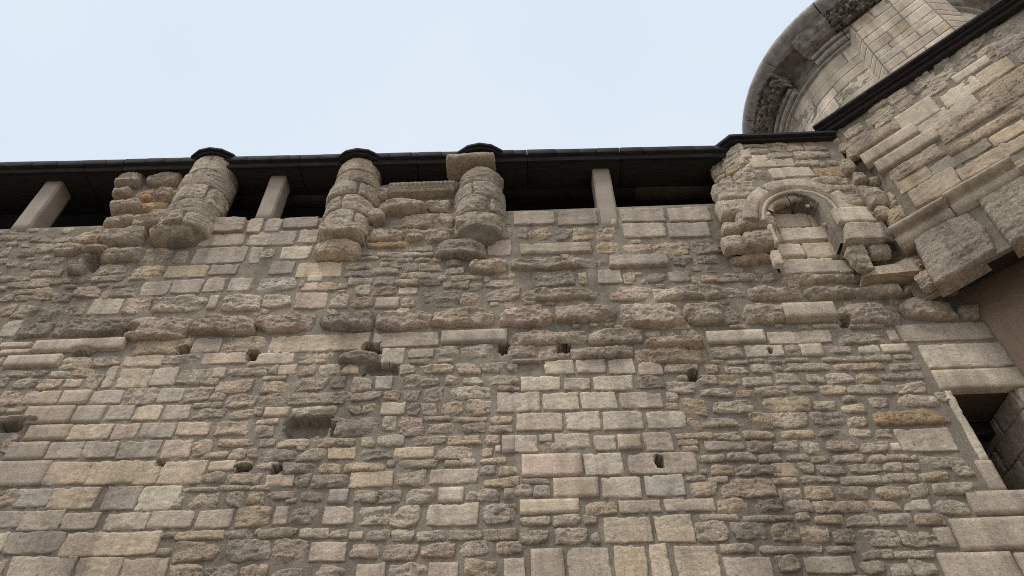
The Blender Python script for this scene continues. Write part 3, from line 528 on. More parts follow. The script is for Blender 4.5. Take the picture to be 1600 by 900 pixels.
# ------------------------------------------------------------------ engaged round piers
def zat(x, y, yy): return hit(x, y, (0, yy, 0), (0, 1, 0))
def pier(label, top, bot, rpx, cuts, block, cap_r, cols, cap_y=None):
    t_ = zat(*top, D - .2); b_ = zat(*bot, D - .2); ux = (t_[0] + b_[0]) / 2
    p = thing('round_pier', label, 'pier', (ux, D, 0), 'half round piers along the gallery')
    e = zat(top[0] + rpx, (top[1] + bot[1]) / 2, D); r = e[0] - zat(top[0], (top[1] + bot[1]) / 2, D)[0]
    c = (ux, D + .06)
    cy = Cyl(c, r - .02, -math.pi / 2)
    zs = [zat(top[0] + (bot[0] - top[0]) * k, top[1] + (bot[1] - top[1]) * k, D - .2)[2] for k in cuts]
    # mortar heart
    th = np.linspace(-2.0, 2.0, 40); zz_ = np.linspace(zs[-1] - .16, zs[0], 30); A, B = np.meshgrid(th * cy.r, zz_, indexing='ij')
    hh = -.004 + .016 * (fbm(A * 12, B * 14, ux, 3) - .5)
    tq = np.clip((zs[-1] - B) / .16, 0, 1); hh = hh - (cy.r - .01) * (1 - np.sqrt(1 - tq ** 2 * .999)) - .06 * smooth(0, .2, tq) * (1 - tq) + .05 * smooth(0, .2, tq) * (1 - tq) * (fbm(A * 16, B * 20, ux + 3, 4) - .5)
    obj('mortar', cy.map(A, B, hh).reshape(-1, 3), grid_faces(40, 30), M_MORT, p)
    for i in range(len(zs) - 1):
        js = [-1.75, RNG.uniform(-.5, .1) if i % 2 else RNG.uniform(.1, .8), 1.75]
        if i == 0: js = [-1.75, 1.75]
        for a, b in zip(js[:-1], js[1:]):
            stone('drum_stone', cy, a * cy.r + .006, b * cy.r - .006, zs[i + 1] + .006, zs[i] - .006, 'mr'[SEED[0] % 3 == 0], cols[i % len(cols)], p, .026 + RNG.uniform(-.016, .026))
    for (x0, y0, x1, y1, code, pr) in block:
        u0 = MAIN.uv(x0, (y0 + y1) / 2)[0]; u1 = MAIN.uv(x1, (y0 + y1) / 2)[0]; v1 = MAIN.uv((x0 + x1) / 2, y0)[1]; v0 = MAIN.uv((x0 + x1) / 2, y1)[1]
        v1 -= pr * (v1 - 1.6) / D * .9; sh = pr * (u0 + u1) / 2 / D * .6
        stone('corbel_stone', MAIN, u0 - sh, u1 - sh, v0, v1, code[0], code[1], p, pr, skirt=.05)
    # slate cap: a faceted half disc in two courses, with a dark board under it
    zc_ = zs[0] if cap_y is None else zat(top[0], cap_y, D - .2)[2]
    for nm, m_, rr, z0, z1 in (('cap_board', M_WOOD, cap_r - .03, zc_ + .0, zc_ + .035), ('slate_cap', M_SLATE, cap_r, zc_ + .036, zc_ + .075), ('slate_cap', M_SLATE, cap_r - .035, zc_ + .077, zc_ + .11)):
        nseg = 9; an = np.linspace(-math.pi * 1.0, 0, nseg)
        ring = [(c[0] + rr * math.cos(a), c[1] + rr * math.sin(a)) for a in an]; ring = [(c[0] - rr, D + .5)] + ring + [(c[0] + rr, D + .5)]
        k = len(ring); V = [(x, y, z0) for x, y in ring] + [(x, y, z1) for x, y in ring]
        F = [tuple(range(k))[::-1], tuple(range(k, 2 * k))] + [(i, (i + 1) % k, k + (i + 1) % k, k + i) for i in range(k)]
        o = obj(nm, V, F, m_, p, smoothed=False); b = o.modifiers.new('bevel', 'BEVEL'); b.width = .006; b.segments = 1
    return p, c, r, zs
P1 = pier('leftmost half round stone pier under a small curved slate cap', (322, 246), (283, 352), 40, (0, .2, .42, .62, .82, 1.0), [(230, 349, 300, 386, 'Rn', .20), (229, 324, 306, 360, 'Rn', .17)], .36, 'lnlnln')
P2_ = pier('middle half round stone pier beside the rubble infill', (560, 246), (530, 352), 37, (0, .17, .36, .54, .76, 1.0), [(497, 340, 566, 386, 'Rn', .22), (487, 373, 560, 408, 'Ry', .14)], .35, 'tnlnll')
P3 = pier('half round stone pier with a wide square top block and slate cap', (756, 262), (738, 354), 38, (0, .24, .48, .72, .97), [(698, 239, 772, 275, 'mt', .26), (712, 335, 764, 369, 'ml', .20)], .37, 'nlnln', 240)

# ------------------------------------------------------------------ rubble closing the gallery between piers
def patch(name, label, cat, x0, x1, ytop, ybot, setback, recs, plane=MAIN, carved=None):
    u0 = plane.uv(x0, (ytop + ybot) / 2)[0]; u1 = plane.uv(x1, (ytop + ybot) / 2)[0]; v1 = plane.uv((x0 + x1) / 2, ytop)[1]; v0 = TOPZ - .3
    t = thing(name, label, cat, (float((u0 + u1) / 2), D, float(v0)))
    pl = plane.off(-setback)
    A, B = np.meshgrid(np.linspace(u0, u1, 50), np.linspace(v0, v1, 50), indexing='ij')
    hh = .05 * (fbm(A * 7, B * 8, 4, 4) - .5) - .01
    hh[0, :] = hh[-1, :] = -.3; hh[:, -1] = -.3
    obj('mortar', pl.map(A, B, hh).reshape(-1, 3), grid_faces(50, 50), M_MORT, t)
    for rec in recs.split(';'):
        a, b, c, d, code = rec.split(); a, b, c, d = map(float, (a, b, c, d)); pr = float(code[2:]) if len(code) > 2 else .05
        q0 = pl.uv(a, (b + d) / 2)[0]; q1 = pl.uv(c, (b + d) / 2)[0]; w1 = pl.uv((a + c) / 2, b)[1]; w0 = pl.uv((a + c) / 2, d)[1]
        w1 -= pr * (w1 - 1.6) / D * .9; sh = pr * (q0 + q1) / 2 / D * .5
        stone('rubble_stone', pl, q0 - sh, q1 - sh, w0, w1, code[0], code[1], t, pr, skirt=.08)
    return t, pl
patch('rubble_jamb', 'ragged stack of broken stones left of the leftmost round pier', 'masonry', 190, 290, 272, 362, .0,
      '183 266 221 294 Rn.12;177 290 208 310 Rn.10;173 309 216 333 Rn.12;161 333 208 358 Rn.10;208 332 232 355 Rt.06;210 294 238 316 Ro.07;217 314 259 330 Ro.05;229 267 280 294 Rn.10;242 289 270 318 Rt.11;262 318 275 330 rt.04;222 352 236 362 rn;200 352 224 362 rn;268 296 285 316 rn;240 270 262 280 rd.02')
infill, ipl = patch('rubble_infill', 'recessed rubble filling between two round piers under a carved stone', 'masonry', 570, 735, 284, 372, .0,
      '576 289 607 312 Rn.05;562 321 603 354 Rn.12;589 308 662 337 Rl.14;666 311 704 332 Rn.08;618 332 685 357 Rn.05;688 332 720 353 Rn.05;576 354 631 378 Rt.06;636 354 664 377 Rt.06;662 355 714 377 Rt.06;575 312 590 322 rn.02;668 333 690 345 rd.02')
# carved stone: a block with a twisted rope band
u0, v1 = ipl.uv(612, 287); u1, _ = ipl.uv(713, 287); _, v0 = ipl.uv(660, 307); cz = (v0 + v1) / 2 - .06
A, B = np.meshgrid(np.linspace(0, 1, 120), np.linspace(0, 1, 36), indexing='ij')
Hc = .10 + .02 * np.sin((A * 34 + B * 5) * 2 * math.pi / 2.2) * np.exp(-((B - .62) / .2) ** 2) + .016 * np.exp(-((B - .62) / .2) ** 2) - .012 * np.exp(-((B - .28) / .05) ** 2) + .012 * (fbm(A * 30, B * 9, 8, 3) - .5)
Hc = Hc - .03 * np.clip(.2 - B, 0, 1) * 5 * .6
Hc[0, :] = Hc[-1, :] = -.1; Hc[:, 0] = Hc[:, -1] = -.1
obj('carved_block', ipl.map(u0 + (u1 - u0) * A, v0 - .02 + (v1 - v0 - .10) * B, Hc).reshape(-1, 3), grid_faces(120, 36), M_ROUGH, infill, tinted('n'))

# ------------------------------------------------------------------ stone posts of the gallery
def post(label, bl, br, tl, tr, depth):
    ym = D + .0
    a = zat(*bl, ym); b = zat(*br, ym); c = zat(*tl, ym); d_ = zat(*tr, ym)
    x0 = (a[0] + c[0]) / 2; x1 = (b[0] + d_[0]) / 2; z0 = TOPZ - .02 if bl[1] > 300 else a[2]
    p = thing('stone_post', label, 'post', (float((x0 + x1) / 2), ym, float(z0)), 'square posts in the gallery openings')
    worn('shaft', box(x0, x1, ym, ym + depth, min(a[2], z0), c[2] + .06), M_POST, p, .004, 7, x0)
    return p
post('leftmost square tan post leaning in the open gallery', (8, 363), (36, 363), (77, 279), (103, 279), .26)
post('square tan post between the first two round piers', (397, 341), (423, 341), (427, 265), (451, 265), .22)
o = post('square tan post in the wide opening beside the corner turret', (938, 360), (966, 360), (925, 253), (954, 253), .24)

# ------------------------------------------------------------------ timber eave and the dark gallery behind
def lineZ(pts, yy):                       # straight fit z(x) through points seen at depth yy
    q = np.array([zat(x, y, yy) for x, y in pts]); k = np.polyfit(q[:, 0], q[:, 2], 1); return lambda x: np.polyval(k, x)
YF = 4.87
zft = lineZ([(0, 255), (190, 248), (350, 243), (700, 237), (820, 236), (1090, 228)], YF - .03)
zfb = lineZ([(0, 271), (190, 264), (500, 259), (820, 253), (1075, 245)], YF)
zlb = lineZ([(0, 299), (150, 297), (500, 290), (860, 281), (1080, 275)], D + .28)
eave = thing('timber_eave', 'long dark timber eave with slate edge over the open gallery', 'roof', (0, D, 8.7))
XR = zat(1108, 275, D)[0]
def bar(name, x0, x1, y0, y1, zb, zt, m, par, bev=.006):
    c = [(x, y, z(x)) for z in (zb, zt) for y in (y0, y1) for x in (x0, x1)]
    return bevelled(name, hexa(c), m, par, bev, 1)
cutx = [-9, zat(24, 290, D)[0], zat(190, 290, D)[0], zat(390, 290, D)[0], zat(640, 285, D)[0], zat(890, 280, D)[0], zat(1000, 280, D)[0], XR + .3]
for i, (a, b) in enumerate(zip(cutx[:-1], cutx[1:])):
    bar('lintel_beam', a + .004, b - .004, D + .28 + .012 * (i % 2), D + .48, zlb, lambda x: zfb(x) - .004, M_WOOD2 if i % 3 == 0 else M_WOOD, eave)
cutf = [-9, -5.2, zat(197, 255, YF)[0], -2.6, -1.2, .1, 1.2, XR + .25]
for i, (a, b) in enumerate(zip(cutf[:-1], cutf[1:])):
    up = (lambda x: zfb(x) + 0) if i > 1 else (lambda x: zfb(x) - .012)
    bar('soffit_board', a + .003, b - .003, YF + .02, D + .5, lambda x: up(x), lambda x: up(x) + .025, M_WOOD, eave)
    bar('fascia_board', a + .002, b - .002, YF - .01, YF + .018, lambda x: up(x) - .012, lambda x: up(x) + .075, M_WOOD, eave)
    x = a
    while x < b - .02:                    # two courses of slates along the edge
        ww = min(RNG.uniform(.2, .34), b - x); t_ = RNG.uniform(-.006, .006)
        bar('slate', x + .002, x + ww - .002, YF - .05 + t_, YF + .3, lambda q: up(q) + .078 + t_, lambda q: zft(q) - .022 + (0 if i > 1 else -.01) + t_, M_SLATE, eave, .003); x += ww
    bar('slate', a + .002, b - .002, YF - .03, YF + .5, lambda q: zft(q) - .019 + (0 if i > 1 else -.01), lambda q: zft(q) + (0 if i > 1 else -.01), M_SLATE, eave, .003)
RZ = float(zft(0))
hexr = hexa([(-9, YF + .1, RZ + .0), (5.2, YF + .1, RZ - .1), (-9, 8.3, RZ + 1.3), (5.2, 8.3, RZ + 1.2), (-9, YF + .1, RZ + .04), (5.2, YF + .1, RZ - .06), (-9, 8.3, RZ + 1.36), (5.2, 8.3, RZ + 1.26)])
hexr[0][:, 2] += .12
obj('roof_slope', hexr[0], hexr[1], M_SLATE, eave, smoothed=False)
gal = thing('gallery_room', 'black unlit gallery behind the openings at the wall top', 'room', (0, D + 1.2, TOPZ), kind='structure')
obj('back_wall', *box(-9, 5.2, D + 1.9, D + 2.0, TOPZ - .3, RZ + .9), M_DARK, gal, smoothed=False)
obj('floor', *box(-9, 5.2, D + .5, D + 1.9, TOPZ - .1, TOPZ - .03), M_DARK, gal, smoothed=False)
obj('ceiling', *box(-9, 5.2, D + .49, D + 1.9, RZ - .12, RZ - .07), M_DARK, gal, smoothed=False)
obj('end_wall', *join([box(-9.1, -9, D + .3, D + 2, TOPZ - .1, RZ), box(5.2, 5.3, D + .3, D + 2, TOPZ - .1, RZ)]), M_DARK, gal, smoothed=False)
bevelled('timber_bar', box(zat(448, 290, D + .2)[0], zat(470, 290, D + .2)[0], D + .2, D + .26, zat(460, 292, D + .2)[2], zat(460, 290, D + .2)[2] + .02), M_WOOD2, gal)

# ------------------------------------------------------------------ corner turret with the niche
FY = 4.78
FRONT = Plane((0, FY, 0), (1, 0))
tur = thing('corner_turret', 'projecting corner turret of pale stone with a small arched niche', 'turret', (3.0, FY, 7.2))
xc = C2[0]
zt_top = FRONT.uv(1210, 224)[1]
LF = Plane((0, 0, 0), D2)
fc = FRONT.uv(1158, 240)[0]               # front-left corner at the top
LEFT = Plane((fc - D2[0] * .40, FY - D2[1] * .40, 0), D2)
def left_edge(z):                         # corner of the front face drifts right going down (corbelled)
    zA = FRONT.uv(1150, 300)[1]; zB = FRONT.uv(1200, 400)[1]
    return fc + .33 * float(smooth(zA, zB, z))
zs_ = np.linspace(7.15, zt_top + .02, 90); rows = []
NU, NV_, NX0 = FRONT.uv(1204, 380)[0], FRONT.uv(1303, 360)[0], 0
nz_spring = FRONT.uv(1203, 326)[1]; nz_top = FRONT.uv(1247, 301)[1] - .0; nz_bot = FRONT.uv(1265, 432)[1]
def niche_h(u):                           # height of the arch over u
    q = np.clip((u - NU) / (NV_ - NU) * 2 - 1, -1, 1); return nz_spring + (nz_top - nz_spring) * np.sqrt(1 - np.abs(q) ** 2.4)
ug = np.linspace(0, 1, 130)
for z in zs_:
    le = left_edge(z); zt = np.full(len(ug), z); pts = []
    L1 = .40; Ltot = L1 + (xc - le); s = ug * Ltot
    x = np.where(s < L1, le - D2[0] * (L1 - s), le + (s - L1)); y = np.where(s < L1, FY - D2[1] * (L1 - s), FY)
    hh = .03 * (fbm(s * 9, zt * 11, 3, 4) - .5) - .006
    nin = (x > NU) & (x < NV_) & (z < niche_h(x)) & (z > nz_bot)
    y = y - hh + np.where(nin, .27, 0); rows.append(np.stack([x, y, zt], -1))
Pt = np.array(rows).transpose(1, 0, 2)
obj('mortar', Pt.reshape(-1, 3), grid_faces(130, 90), M_MORT, tur)
def put(plane, par, recs, ox, oy, sc, name='stone', dflt=None):
    for rec in recs.replace('\n', '').split(';'):
        if not rec.strip(): continue
        a, b, c, d, code = rec.split(); a, c = ox + float(a) / sc, ox + float(c) / sc; b, d = oy + float(b) / sc, oy + float(d) / sc
        pr = float(code[2:]) if len(code) > 2 else dflt; p = PAR[code[0]][5] if pr is None else pr
        q0 = plane.uv(a, (b + d) / 2)[0]; q1 = plane.uv(c, (b + d) / 2)[0]; w1 = plane.uv((a + c) / 2, b)[1]; w0 = plane.uv((a + c) / 2, d)[1]
        w1 -= max(p, 0) * (w1 - 1.6) / D * .9; sh = max(p, 0) * (q0 + q1) / 2 / D * .5 if plane is FRONT else 0
        stone(name, plane, q0 - sh, q1 - sh, w0, w1, code[0], code[1], par, pr)
put(FRONT, tur, '''302 127 490 160 ry;495 115 590 150 rn;600 108 705 145 rt;705 100 840 135 rt;300 100 470 122 rd;480 92 600 112 rt;350 167 480 205 al;482 152 650 190 rl;655 140 850 185 rl;372 197 645 245 al;652 190 800 235 rn;806 207 842 240 rn;860 200 910 225 rn;
335 257 485 320 rl;492 250 585 315 al;576 240 762 305 al;770 242 960 305 ro;662 310 742 350 rl;747 305 985 350 rl.04;792 350 995 395 rl.03;1000 345 1065 400 rn;932 408 1092 490 rn.03;895 492 1132 600 al.05;
505 600 530 720 sl;508 762 568 850 al''', 1080, 200, 4)
put(FRONT.off(-.10), tur, '''130 330 470 475 rl.10;165 438 392 560 ml.08;270 512 500 628 rl.09;190 580 300 650 ml.06;300 632 522 768 rn.10;190 660 330 760 ml.05''', 1080, 200, 4)
put(MAIN, tur, '225 772 490 855 Ry.09', 1080, 200, 4)
# chamfered left face
fz = zt_top
for (za, zb, splits) in ((.0, .13, (.0, .17, .40)), (.14, .29, (.0, .14, .40)), (.30, .42, (.0, .15, .40)), (.43, .56, (.02, .22, .40)), (.57, .68, (.1, .40))):
    for a, b in zip(splits[:-1], splits[1:]):
        stone('stone', LEFT, a + .005, b - .004 + (.03 if b == .4 else 0), fz - zb + .004, fz - za - .004, 'R' if b < .3 else 'r', 'lly'[SEED[0] % 3], tur, .03)
for (za, zb, x1) in ((.0, .125, 1155), (.14, .285, 1172), (.30, .40, 1158)):      # corner stones returning on to the front
    stone('corner_stone', FRONT, fc - .012, FRONT.uv(x1 + 8, 235 + za * 140)[0], fz - zb, fz - za, 'a', 'l', tur, .024)
# niche back stones
NB = FRONT.off(-.17)
put(NB, tur, '''500 622 556 716 at.02;556 620 870 706 al.022;530 722 702 806 al.02;704 716 960 815 at.02;560 815 905 910 al.02;900 825 1010 910 al.02''', 1080, 200, 4, 'niche_block')
put(FRONT.off(-.21), tur, '470 535 740 625 at.02;735 535 900 625 at.02;470 470 640 530 rd.02;650 470 900 530 rd.02', 1080, 200, 4, 'niche_block')
# carved arch: nested mouldings following the opening
apx = [(1199, 345), (1198, 330), (1202, 318), (1214, 308), (1232, 302), (1252, 300.5), (1272, 304), (1289, 312), (1301, 324), (1306, 338), (1307, 352)]
ap = np.array([FRONT.uv(*p) for p in apx]); tt = np.linspace(0, len(ap) - 1, 90)
ap = np.stack([np.interp(tt, np.arange(len(ap)), ap[:, k]) for k in (0, 1)], 1)
for _ in range(6): ap[1:-1] = (ap[:-2] + 2 * ap[1:-1] + ap[2:]) / 4
tg = np.gradient(ap, axis=0); tg /= np.linalg.norm(tg, axis=1)[:, None]; nn = np.stack([-tg[:, 1], tg[:, 0]], 1)
def sweep(name, prof, par, tint, wob=.004, m=M_DRESS, rng_=(0, 90)):
    pr = np.array(prof); a, n_ = ap[rng_[0]:rng_[1]], nn[rng_[0]:rng_[1]]; a = np.concatenate([a[:1], a, a[-1:]]); n_ = np.concatenate([n_[:1], n_, n_[-1:]])
    uv_ = a[:, None, :] + n_[:, None, :] * pr[None, :, :1]; h = np.broadcast_to(pr[None, :, 1], uv_.shape[:2]).copy()
    h[0] = h[-1] = -.08
    h += wob * 2 * (fbm(uv_[..., 0] * 20, uv_[..., 1] * 20 + pr[None, :, 1] * 30, 3, 3) - .5)
    v = FRONT.map(uv_[..., 0], uv_[..., 1], h)
    return obj(name, v.reshape(-1, 3), grid_faces(len(a), len(pr)), m, par, tint)
def arc(c, r, a0, a1, n): return [(c[0] + r * math.cos(a), c[1] + r * math.sin(a)) for a in np.linspace(a0, a1, n)]
sweep('arch_moulding', [(-.004, -.19), (-.004, -.06), (.012, -.05), (.02, -.02)] + arc((.036, -.012), .022, math.pi, 0, 8) + [(.07, -.02), (.078, .012), (.09, .03)], tur, tinted('l', .02), .002)
for q_ in ((0, 27), (27, 61), (61, 90)): sweep('arch_hood', [(.086, .0), (.09, .018), (.13, .022), (.19, .020), (.235, .014), (.25, -.05)], tur, tinted('l', .02), .012, M_ROUGH, q_)
# trefoil cusps under the arch
NS = 44
for side in range(3):
    a0 = 14 + side * 21; rngi = np.arange(a0, a0 + 21); q = (np.linspace(-1, 1, 21)); dpth = .030 + .055 * np.abs(q) ** 2.2
    base = ap[rngi]; v = []
    for k, (dd, h) in enumerate(((0, -.10), (1, -.10), (1, -.06), (.75, -.045), (0, -.035))):
        off = -dpth * dd; p2 = base + nn[rngi] * off[:, None]; v.append(FRONT.map(p2[:, 0], p2[:, 1], np.full(21, h)))
    obj('cusp', np.array(v).transpose(1, 0, 2).reshape(-1, 3), grid_faces(21, 5), M_DRESS, tur, tinted('l', .02))
for xx in (1265, 1292):
    p = FRONT.uv(xx, 313 if xx < 1280 else 342); c3 = FRONT.map(np.array(p[0]), np.array(p[1]), np.array(-.075))
    A, B = np.meshgrid(np.linspace(0, 2 * math.pi, 14), np.linspace(-1.5, 1.5, 8), indexing='ij'); rr = .024 * (1 + .25 * np.sin(5 * A))
    obj('carved_boss', np.stack([c3[0] + rr * np.cos(A) * np.cos(B), c3[1] + rr * np.sin(A) * np.cos(B) * .6, c3[2] + rr * np.sin(B)], -1).reshape(-1, 3), grid_faces(14, 8), M_DRESS, tur, tinted('l'))
# broken blocks right of the niche
def block(name, plane, pts, pr, m, par, code, amp=.012, back=.15):    # four outline points on a plane
    q = [plane.uv(*p) for p in pts]       # bottom-left, bottom-right, top-left, top-right
    c = [plane.map(np.array(q[j][0]), np.array(q[j][1]), np.array(h)) for i in (0, 2) for h in (pr, -back) for j in (i, i + 1)]
    SEED[0] += 1
    return worn(name, hexa(c), m, par, amp, 7, SEED[0], tint=tinted(code))
FB = FRONT.off(.10)
block('broken_block', FB, [(1323, 374), (1385, 373), (1322, 347), (1380, 346)], 0, M_ROUGH, tur, 'l', .014, .3)
put(FRONT.off(.0), tur, '990 705 1095 890 rn.04;1112 712 1232 800 Rn.04', 1080, 200, 4, 'broken_block')
# turret eave
te = thing('turret_eave', 'thin dark slate eave folded round the corner turret top', 'roof', (3, FY, float(zt_top)))
path = [np.array([fc - D2[0] * .62, FY - D2[1] * .62]), np.array([fc - .05, FY]), np.array([xc + .02, FY])]
def eave_path(par, path, z0, layers):
    for nm, m_, out_, a, b in layers:
        V = []
        for i, p in enumerate(path):
            d1 = unit(path[min(i + 1, len(path) - 1)] - p) if i < len(path) - 1 else unit(p - path[i - 1]); d0 = unit(p - path[i - 1]) if i else d1
            n_ = unit(np.array([d0[1] + d1[1], -d0[0] - d1[0]])); k = 1 / max(.5, n_.dot([d1[1], -d1[0]])); f_ = p + n_ * out_ * k; bk = p - n_ * .9
            V += [(f_[0], f_[1], z0 + a), (f_[0], f_[1], z0 + b), (bk[0], bk[1], z0 + b), (bk[0], bk[1], z0 + a)]
        F = []
        for i in range(len(path) - 1):
            for k in range(4): F.append((4 * i + k, 4 * i + 4 + k, 4 * i + 4 + (k + 1) % 4, 4 * i + (k + 1) % 4))
        F += [(0, 1, 2, 3), (4 * len(path) - 1, 4 * len(path) - 2, 4 * len(path) - 3, 4 * len(path) - 4)]
        o = obj(nm, V, F, m_, par, smoothed=False); b_ = o.modifiers.new('bevel', 'BEVEL'); b_.width = .005; b_.segments = 1
eave_path(te, path, float(zt_top), (('fascia_board', M_WOOD, .05, .012, .045), ('slate', M_SLATE, .09, .048, .085), ('slate', M_SLATE, .075, .087, .115)))

# ------------------------------------------------------------------ side wall on the right, turning towards us
side = thing('side_wall', 'angled upper wall of long tan stone courses projecting at right', 'wall', (float(C2[0] + 1), float(C2[1] - 1), 6.6))
zb = SIDE.uv(1545, 404)[1]
zst = SIDE.uv(1300, 207)[1]; zst2 = zst
SU1 = 5.5
A, B = np.meshgrid(np.arange(-.12, SU1, .025), np.linspace(zb, zst + .05, 130), indexing='ij')
hh = .014 * (fbm(A * 4, B * 4, 6, 3) - .5) + .024 * (fbm(A * 14, B * 18, 7, 4) - .5) - .004
cav = smooth(.0, .16, .26 - A) * smooth(zst - .25, zst - .5, B) * .10                # broken corner
Ps = SIDE.map(A, B, hh - cav)
bk = Ps[:, :1, :].copy() - SIDE.n * .05
Ps = np.concatenate([bk, Ps], 1)
obj('mortar', Ps.reshape(-1, 3), grid_faces(*Ps.shape[:2]), M_MORT, side)
SLIST = []
def sput(recs, ox, oy, sc):
    for rec in recs.replace('\n', '').split(';'):
        if not rec.strip(): continue
        xa, ya, xb, yb, h, code = rec.split(); xa, xb = ox + float(xa) / sc, ox + float(xb) / sc; ya, yb = oy + float(ya) / sc, oy + float(yb) / sc; h = float(h) / sc * 1.27
        pr = float(code[2:]) if len(code) > 2 else None; p = PAR[code[0]][5] if pr is None else pr
        u0, va = SIDE.uv(xa, ya); u1, vb = SIDE.uv(xb, yb); xm, ym = (xa + xb) / 2, (ya + yb) / 2
        w0 = SIDE.uv(xm, ym + h / 2)[1]; w1 = SIDE.uv(xm, ym - h / 2)[1] - max(p - .03, 0) * .5
        SLIST.append((u0, u1, w0, w1))
        stone('ashlar_block' if code[0] in 'sa' else 'rubble_stone', SIDE, u0, u1, w0, w1, code[0], code[1], side, pr, skirt=.05)
sput('''85 205 150 205 70 rn;120 300 235 210 60 rn;175 160 350 95 60 rn;250 205 430 110 50 rn;215 310 625 75 75 mt.04;325 340 790 130 85 sn.045;435 400 950 160 85 sn.04;970 260 1680 -40 70 my.03;540 470 975 290 95 mt.03;850 430 1350 220 100 ag;1060 450 1510 285 100 ay;600 560 880 450 100 ay;1325 200 1640 75 85 ay;1440 265 1660 175 95 at;700 640 1120 500 140 at.04;1510 410 1660 340 60 mt''', 1280, 180, 5)
sput('''525 720 585 700 40 rd;560 672 700 612 42 rd;710 602 840 560 48 mt;715 667 865 602 62 rl;760 690 890 640 40 rl;815 522 950 475 52 rd;855 562 960 512 42 rl;880 592 1010 560 60 rn;890 680 1130 592 100 sn;990 712 1350 560 80 al;1130 562 1365 455 80 al;945 442 1080 400 42 rn;1010 470 1110 420 42 rl;1060 470 1220 398 50 rl;1015 542 1180 472 46 rl;975 502 1050 490 40 rd;1150 382 1220 350 40 rd;1090 372 1200 322 42 rd;1230 375 1340 320 50 rd;1200 442 1420 332 42 sl;1210 312 1400 232 55 rd;1350 312 1490 242 60 rn;1420 292 1640 180 80 rd;1420 190 1560 140 50 rd;1290 242 1410 200 40 rd;1340 442 1545 345 75 ay;1350 542 1650 400 75 my;1115 742 1555 540 80 mt.03;1540 600 1700 530 55 mt;1545 512 1680 450 60 mt;1565 332 1680 290 65 rn''', 1150, 0, 3.5556)
# courses beyond the frame
zz = zb + .62; kk = 0
while zz < zst - .08:
    hz = min((.16, .24, .19, .27)[kk % 4], zst - .02 - zz); u = .9 + RNG.uniform(0, .3); kk += 1
    while u < SU1 - .3:
        ww = RNG.uniform(.35, .8); x_, y_ = proj(SIDE.map(np.array(u), np.array(zz + .1), np.array(0.)))
        if x_ > 1612 and not any(a < u + ww and u < b and c_ < zz + hz and zz < d_ for a, b, c_, d_ in SLIST):
            stone('ashlar_block' if kk % 3 else 'rubble_stone', SIDE, u + .005, u + ww - .005, zz + .005, zz + hz - .005, 'a' if kk % 3 else 'm', 'tnyl'[SEED[0] % 4], side)
            u += ww
        else: u += .08
    zz += hz
# broken corner rubble
FBk = FRONT.off(.04)
put(FBk, side, '''165 330 270 445 Rn.05;260 438 360 530 Rn.05;378 470 460 550 Rn.04;335 545 520 710 Rn.06;525 575 672 730 Rt.08;540 705 660 860 Ry.08;420 700 550 800 rt.03''', 1280, 180, 5, 'rubble_stone')
# string moulding in two lengths: fillet, big roll, cove, flat
def moulding(x0, y0, x1, y1, hpx, code, u0=None):
    a, za = SIDE.uv(x0, y0); b, zb_ = SIDE.uv(x1, y1); zt = (za + zb_) / 2
    ym = (y0 + y1) / 2; zl = SIDE.uv((x0 + x1) / 2, ym + hpx)[1]; hgt = zt - zl
    prof = [(0, .0), (0, .05), (-.12, .07), (-.14, .045)] + [(-.31 + .17 * math.cos(t), .06 + .095 * math.sin(t)) for t in np.linspace(0.25, 2.9, 12)] + [(-.50, .06), (-.56, .055), (-.60, .075), (-.90, .055), (-.92, .02), (-1.0, .02), (-1.0, -.1)]
    us_ = np.linspace(a, b, 40); pr = np.array(prof)
    Uq = us_[:, None] + 0 * pr[None, :, 0]; Vq = zt + pr[None, :, 0] * hgt * .82 + 0 * us_[:, None]; Hq = pr[None, :, 1] + .012 * (fbm(Uq * 12, Vq * 25, a, 3) - .5)
    Hq[0] = -.05; Hq[-1] = -.05
    Uq[1] = us_[0] + .004; Uq[-2] = us_[-1] - .004
    return obj('string_moulding', SIDE.map(Uq, Vq, Hq).reshape(-1, 3), grid_faces(40, len(pr)), M_DRESS, side, tinted(code, .02))
moulding(1390, 360, 1478, 316, 50, 'n'); moulding(1473, 307, 1583, 255, 50, 'l')
moulding(1586, 264, 1760, 184, 50, 'n')
# rough corbel course under the moulding and the dressed kneeler
SB = SIDE.off(-.06)
def rough_on(plane, xa, ya, xb, yb, h, code, pr, par, name):
    global zb
    u0, va = plane.uv(xa, ya); u1, vb = plane.uv(xb, yb); xm, ym = (xa + xb) / 2, (ya + yb) / 2
    stone(name, plane, u0, u1, max(zb - .01, plane.uv(xm, ym + h / 2)[1]), plane.uv(xm, ym - h / 2)[1] - pr * .5, code[0], code[1], par, pr, skirt=.1)
rough_on(SIDE, 1434, 440, 1464, 425, 30, 'Rn', .02, side, 'corbel_block')
rough_on(SB, 1443, 414, 1549, 362, 104, 'md', .13, side, 'corbel_block')  # dark tint on these blocks carries the shade under the moulding
rough_on(SB, 1552, 352, 1680, 290, 112, 'md', .14, side, 'corbel_block')
rough_on(SIDE.off(-.08), 1497, 356, 1530, 341, 24, 'Rd', .06, side, 'corbel_block')
put(FRONT.off(.02), side, '750 290 930 390 Rn.03;765 395 985 480 Rn.03', 1280, 340, 5, 'rubble_stone')
kn = thing('kneeler_stone', 'smooth dressed block angled under the string moulding at the corner', 'stone block', tuple(float(v) for v in FRONT.map(np.array(3.6), np.array(7.0), np.array(0.))))
KP = FRONT.off(.0)
q = [KP.uv(*p) for p in ((1365, 428), (1451, 420), (1446, 395), (1405, 413), (1364, 418))]; q2 = [KP.uv(*p) for p in ((1352, 425), (1451, 424), (1441, 384), (1400, 403), (1354, 410))]
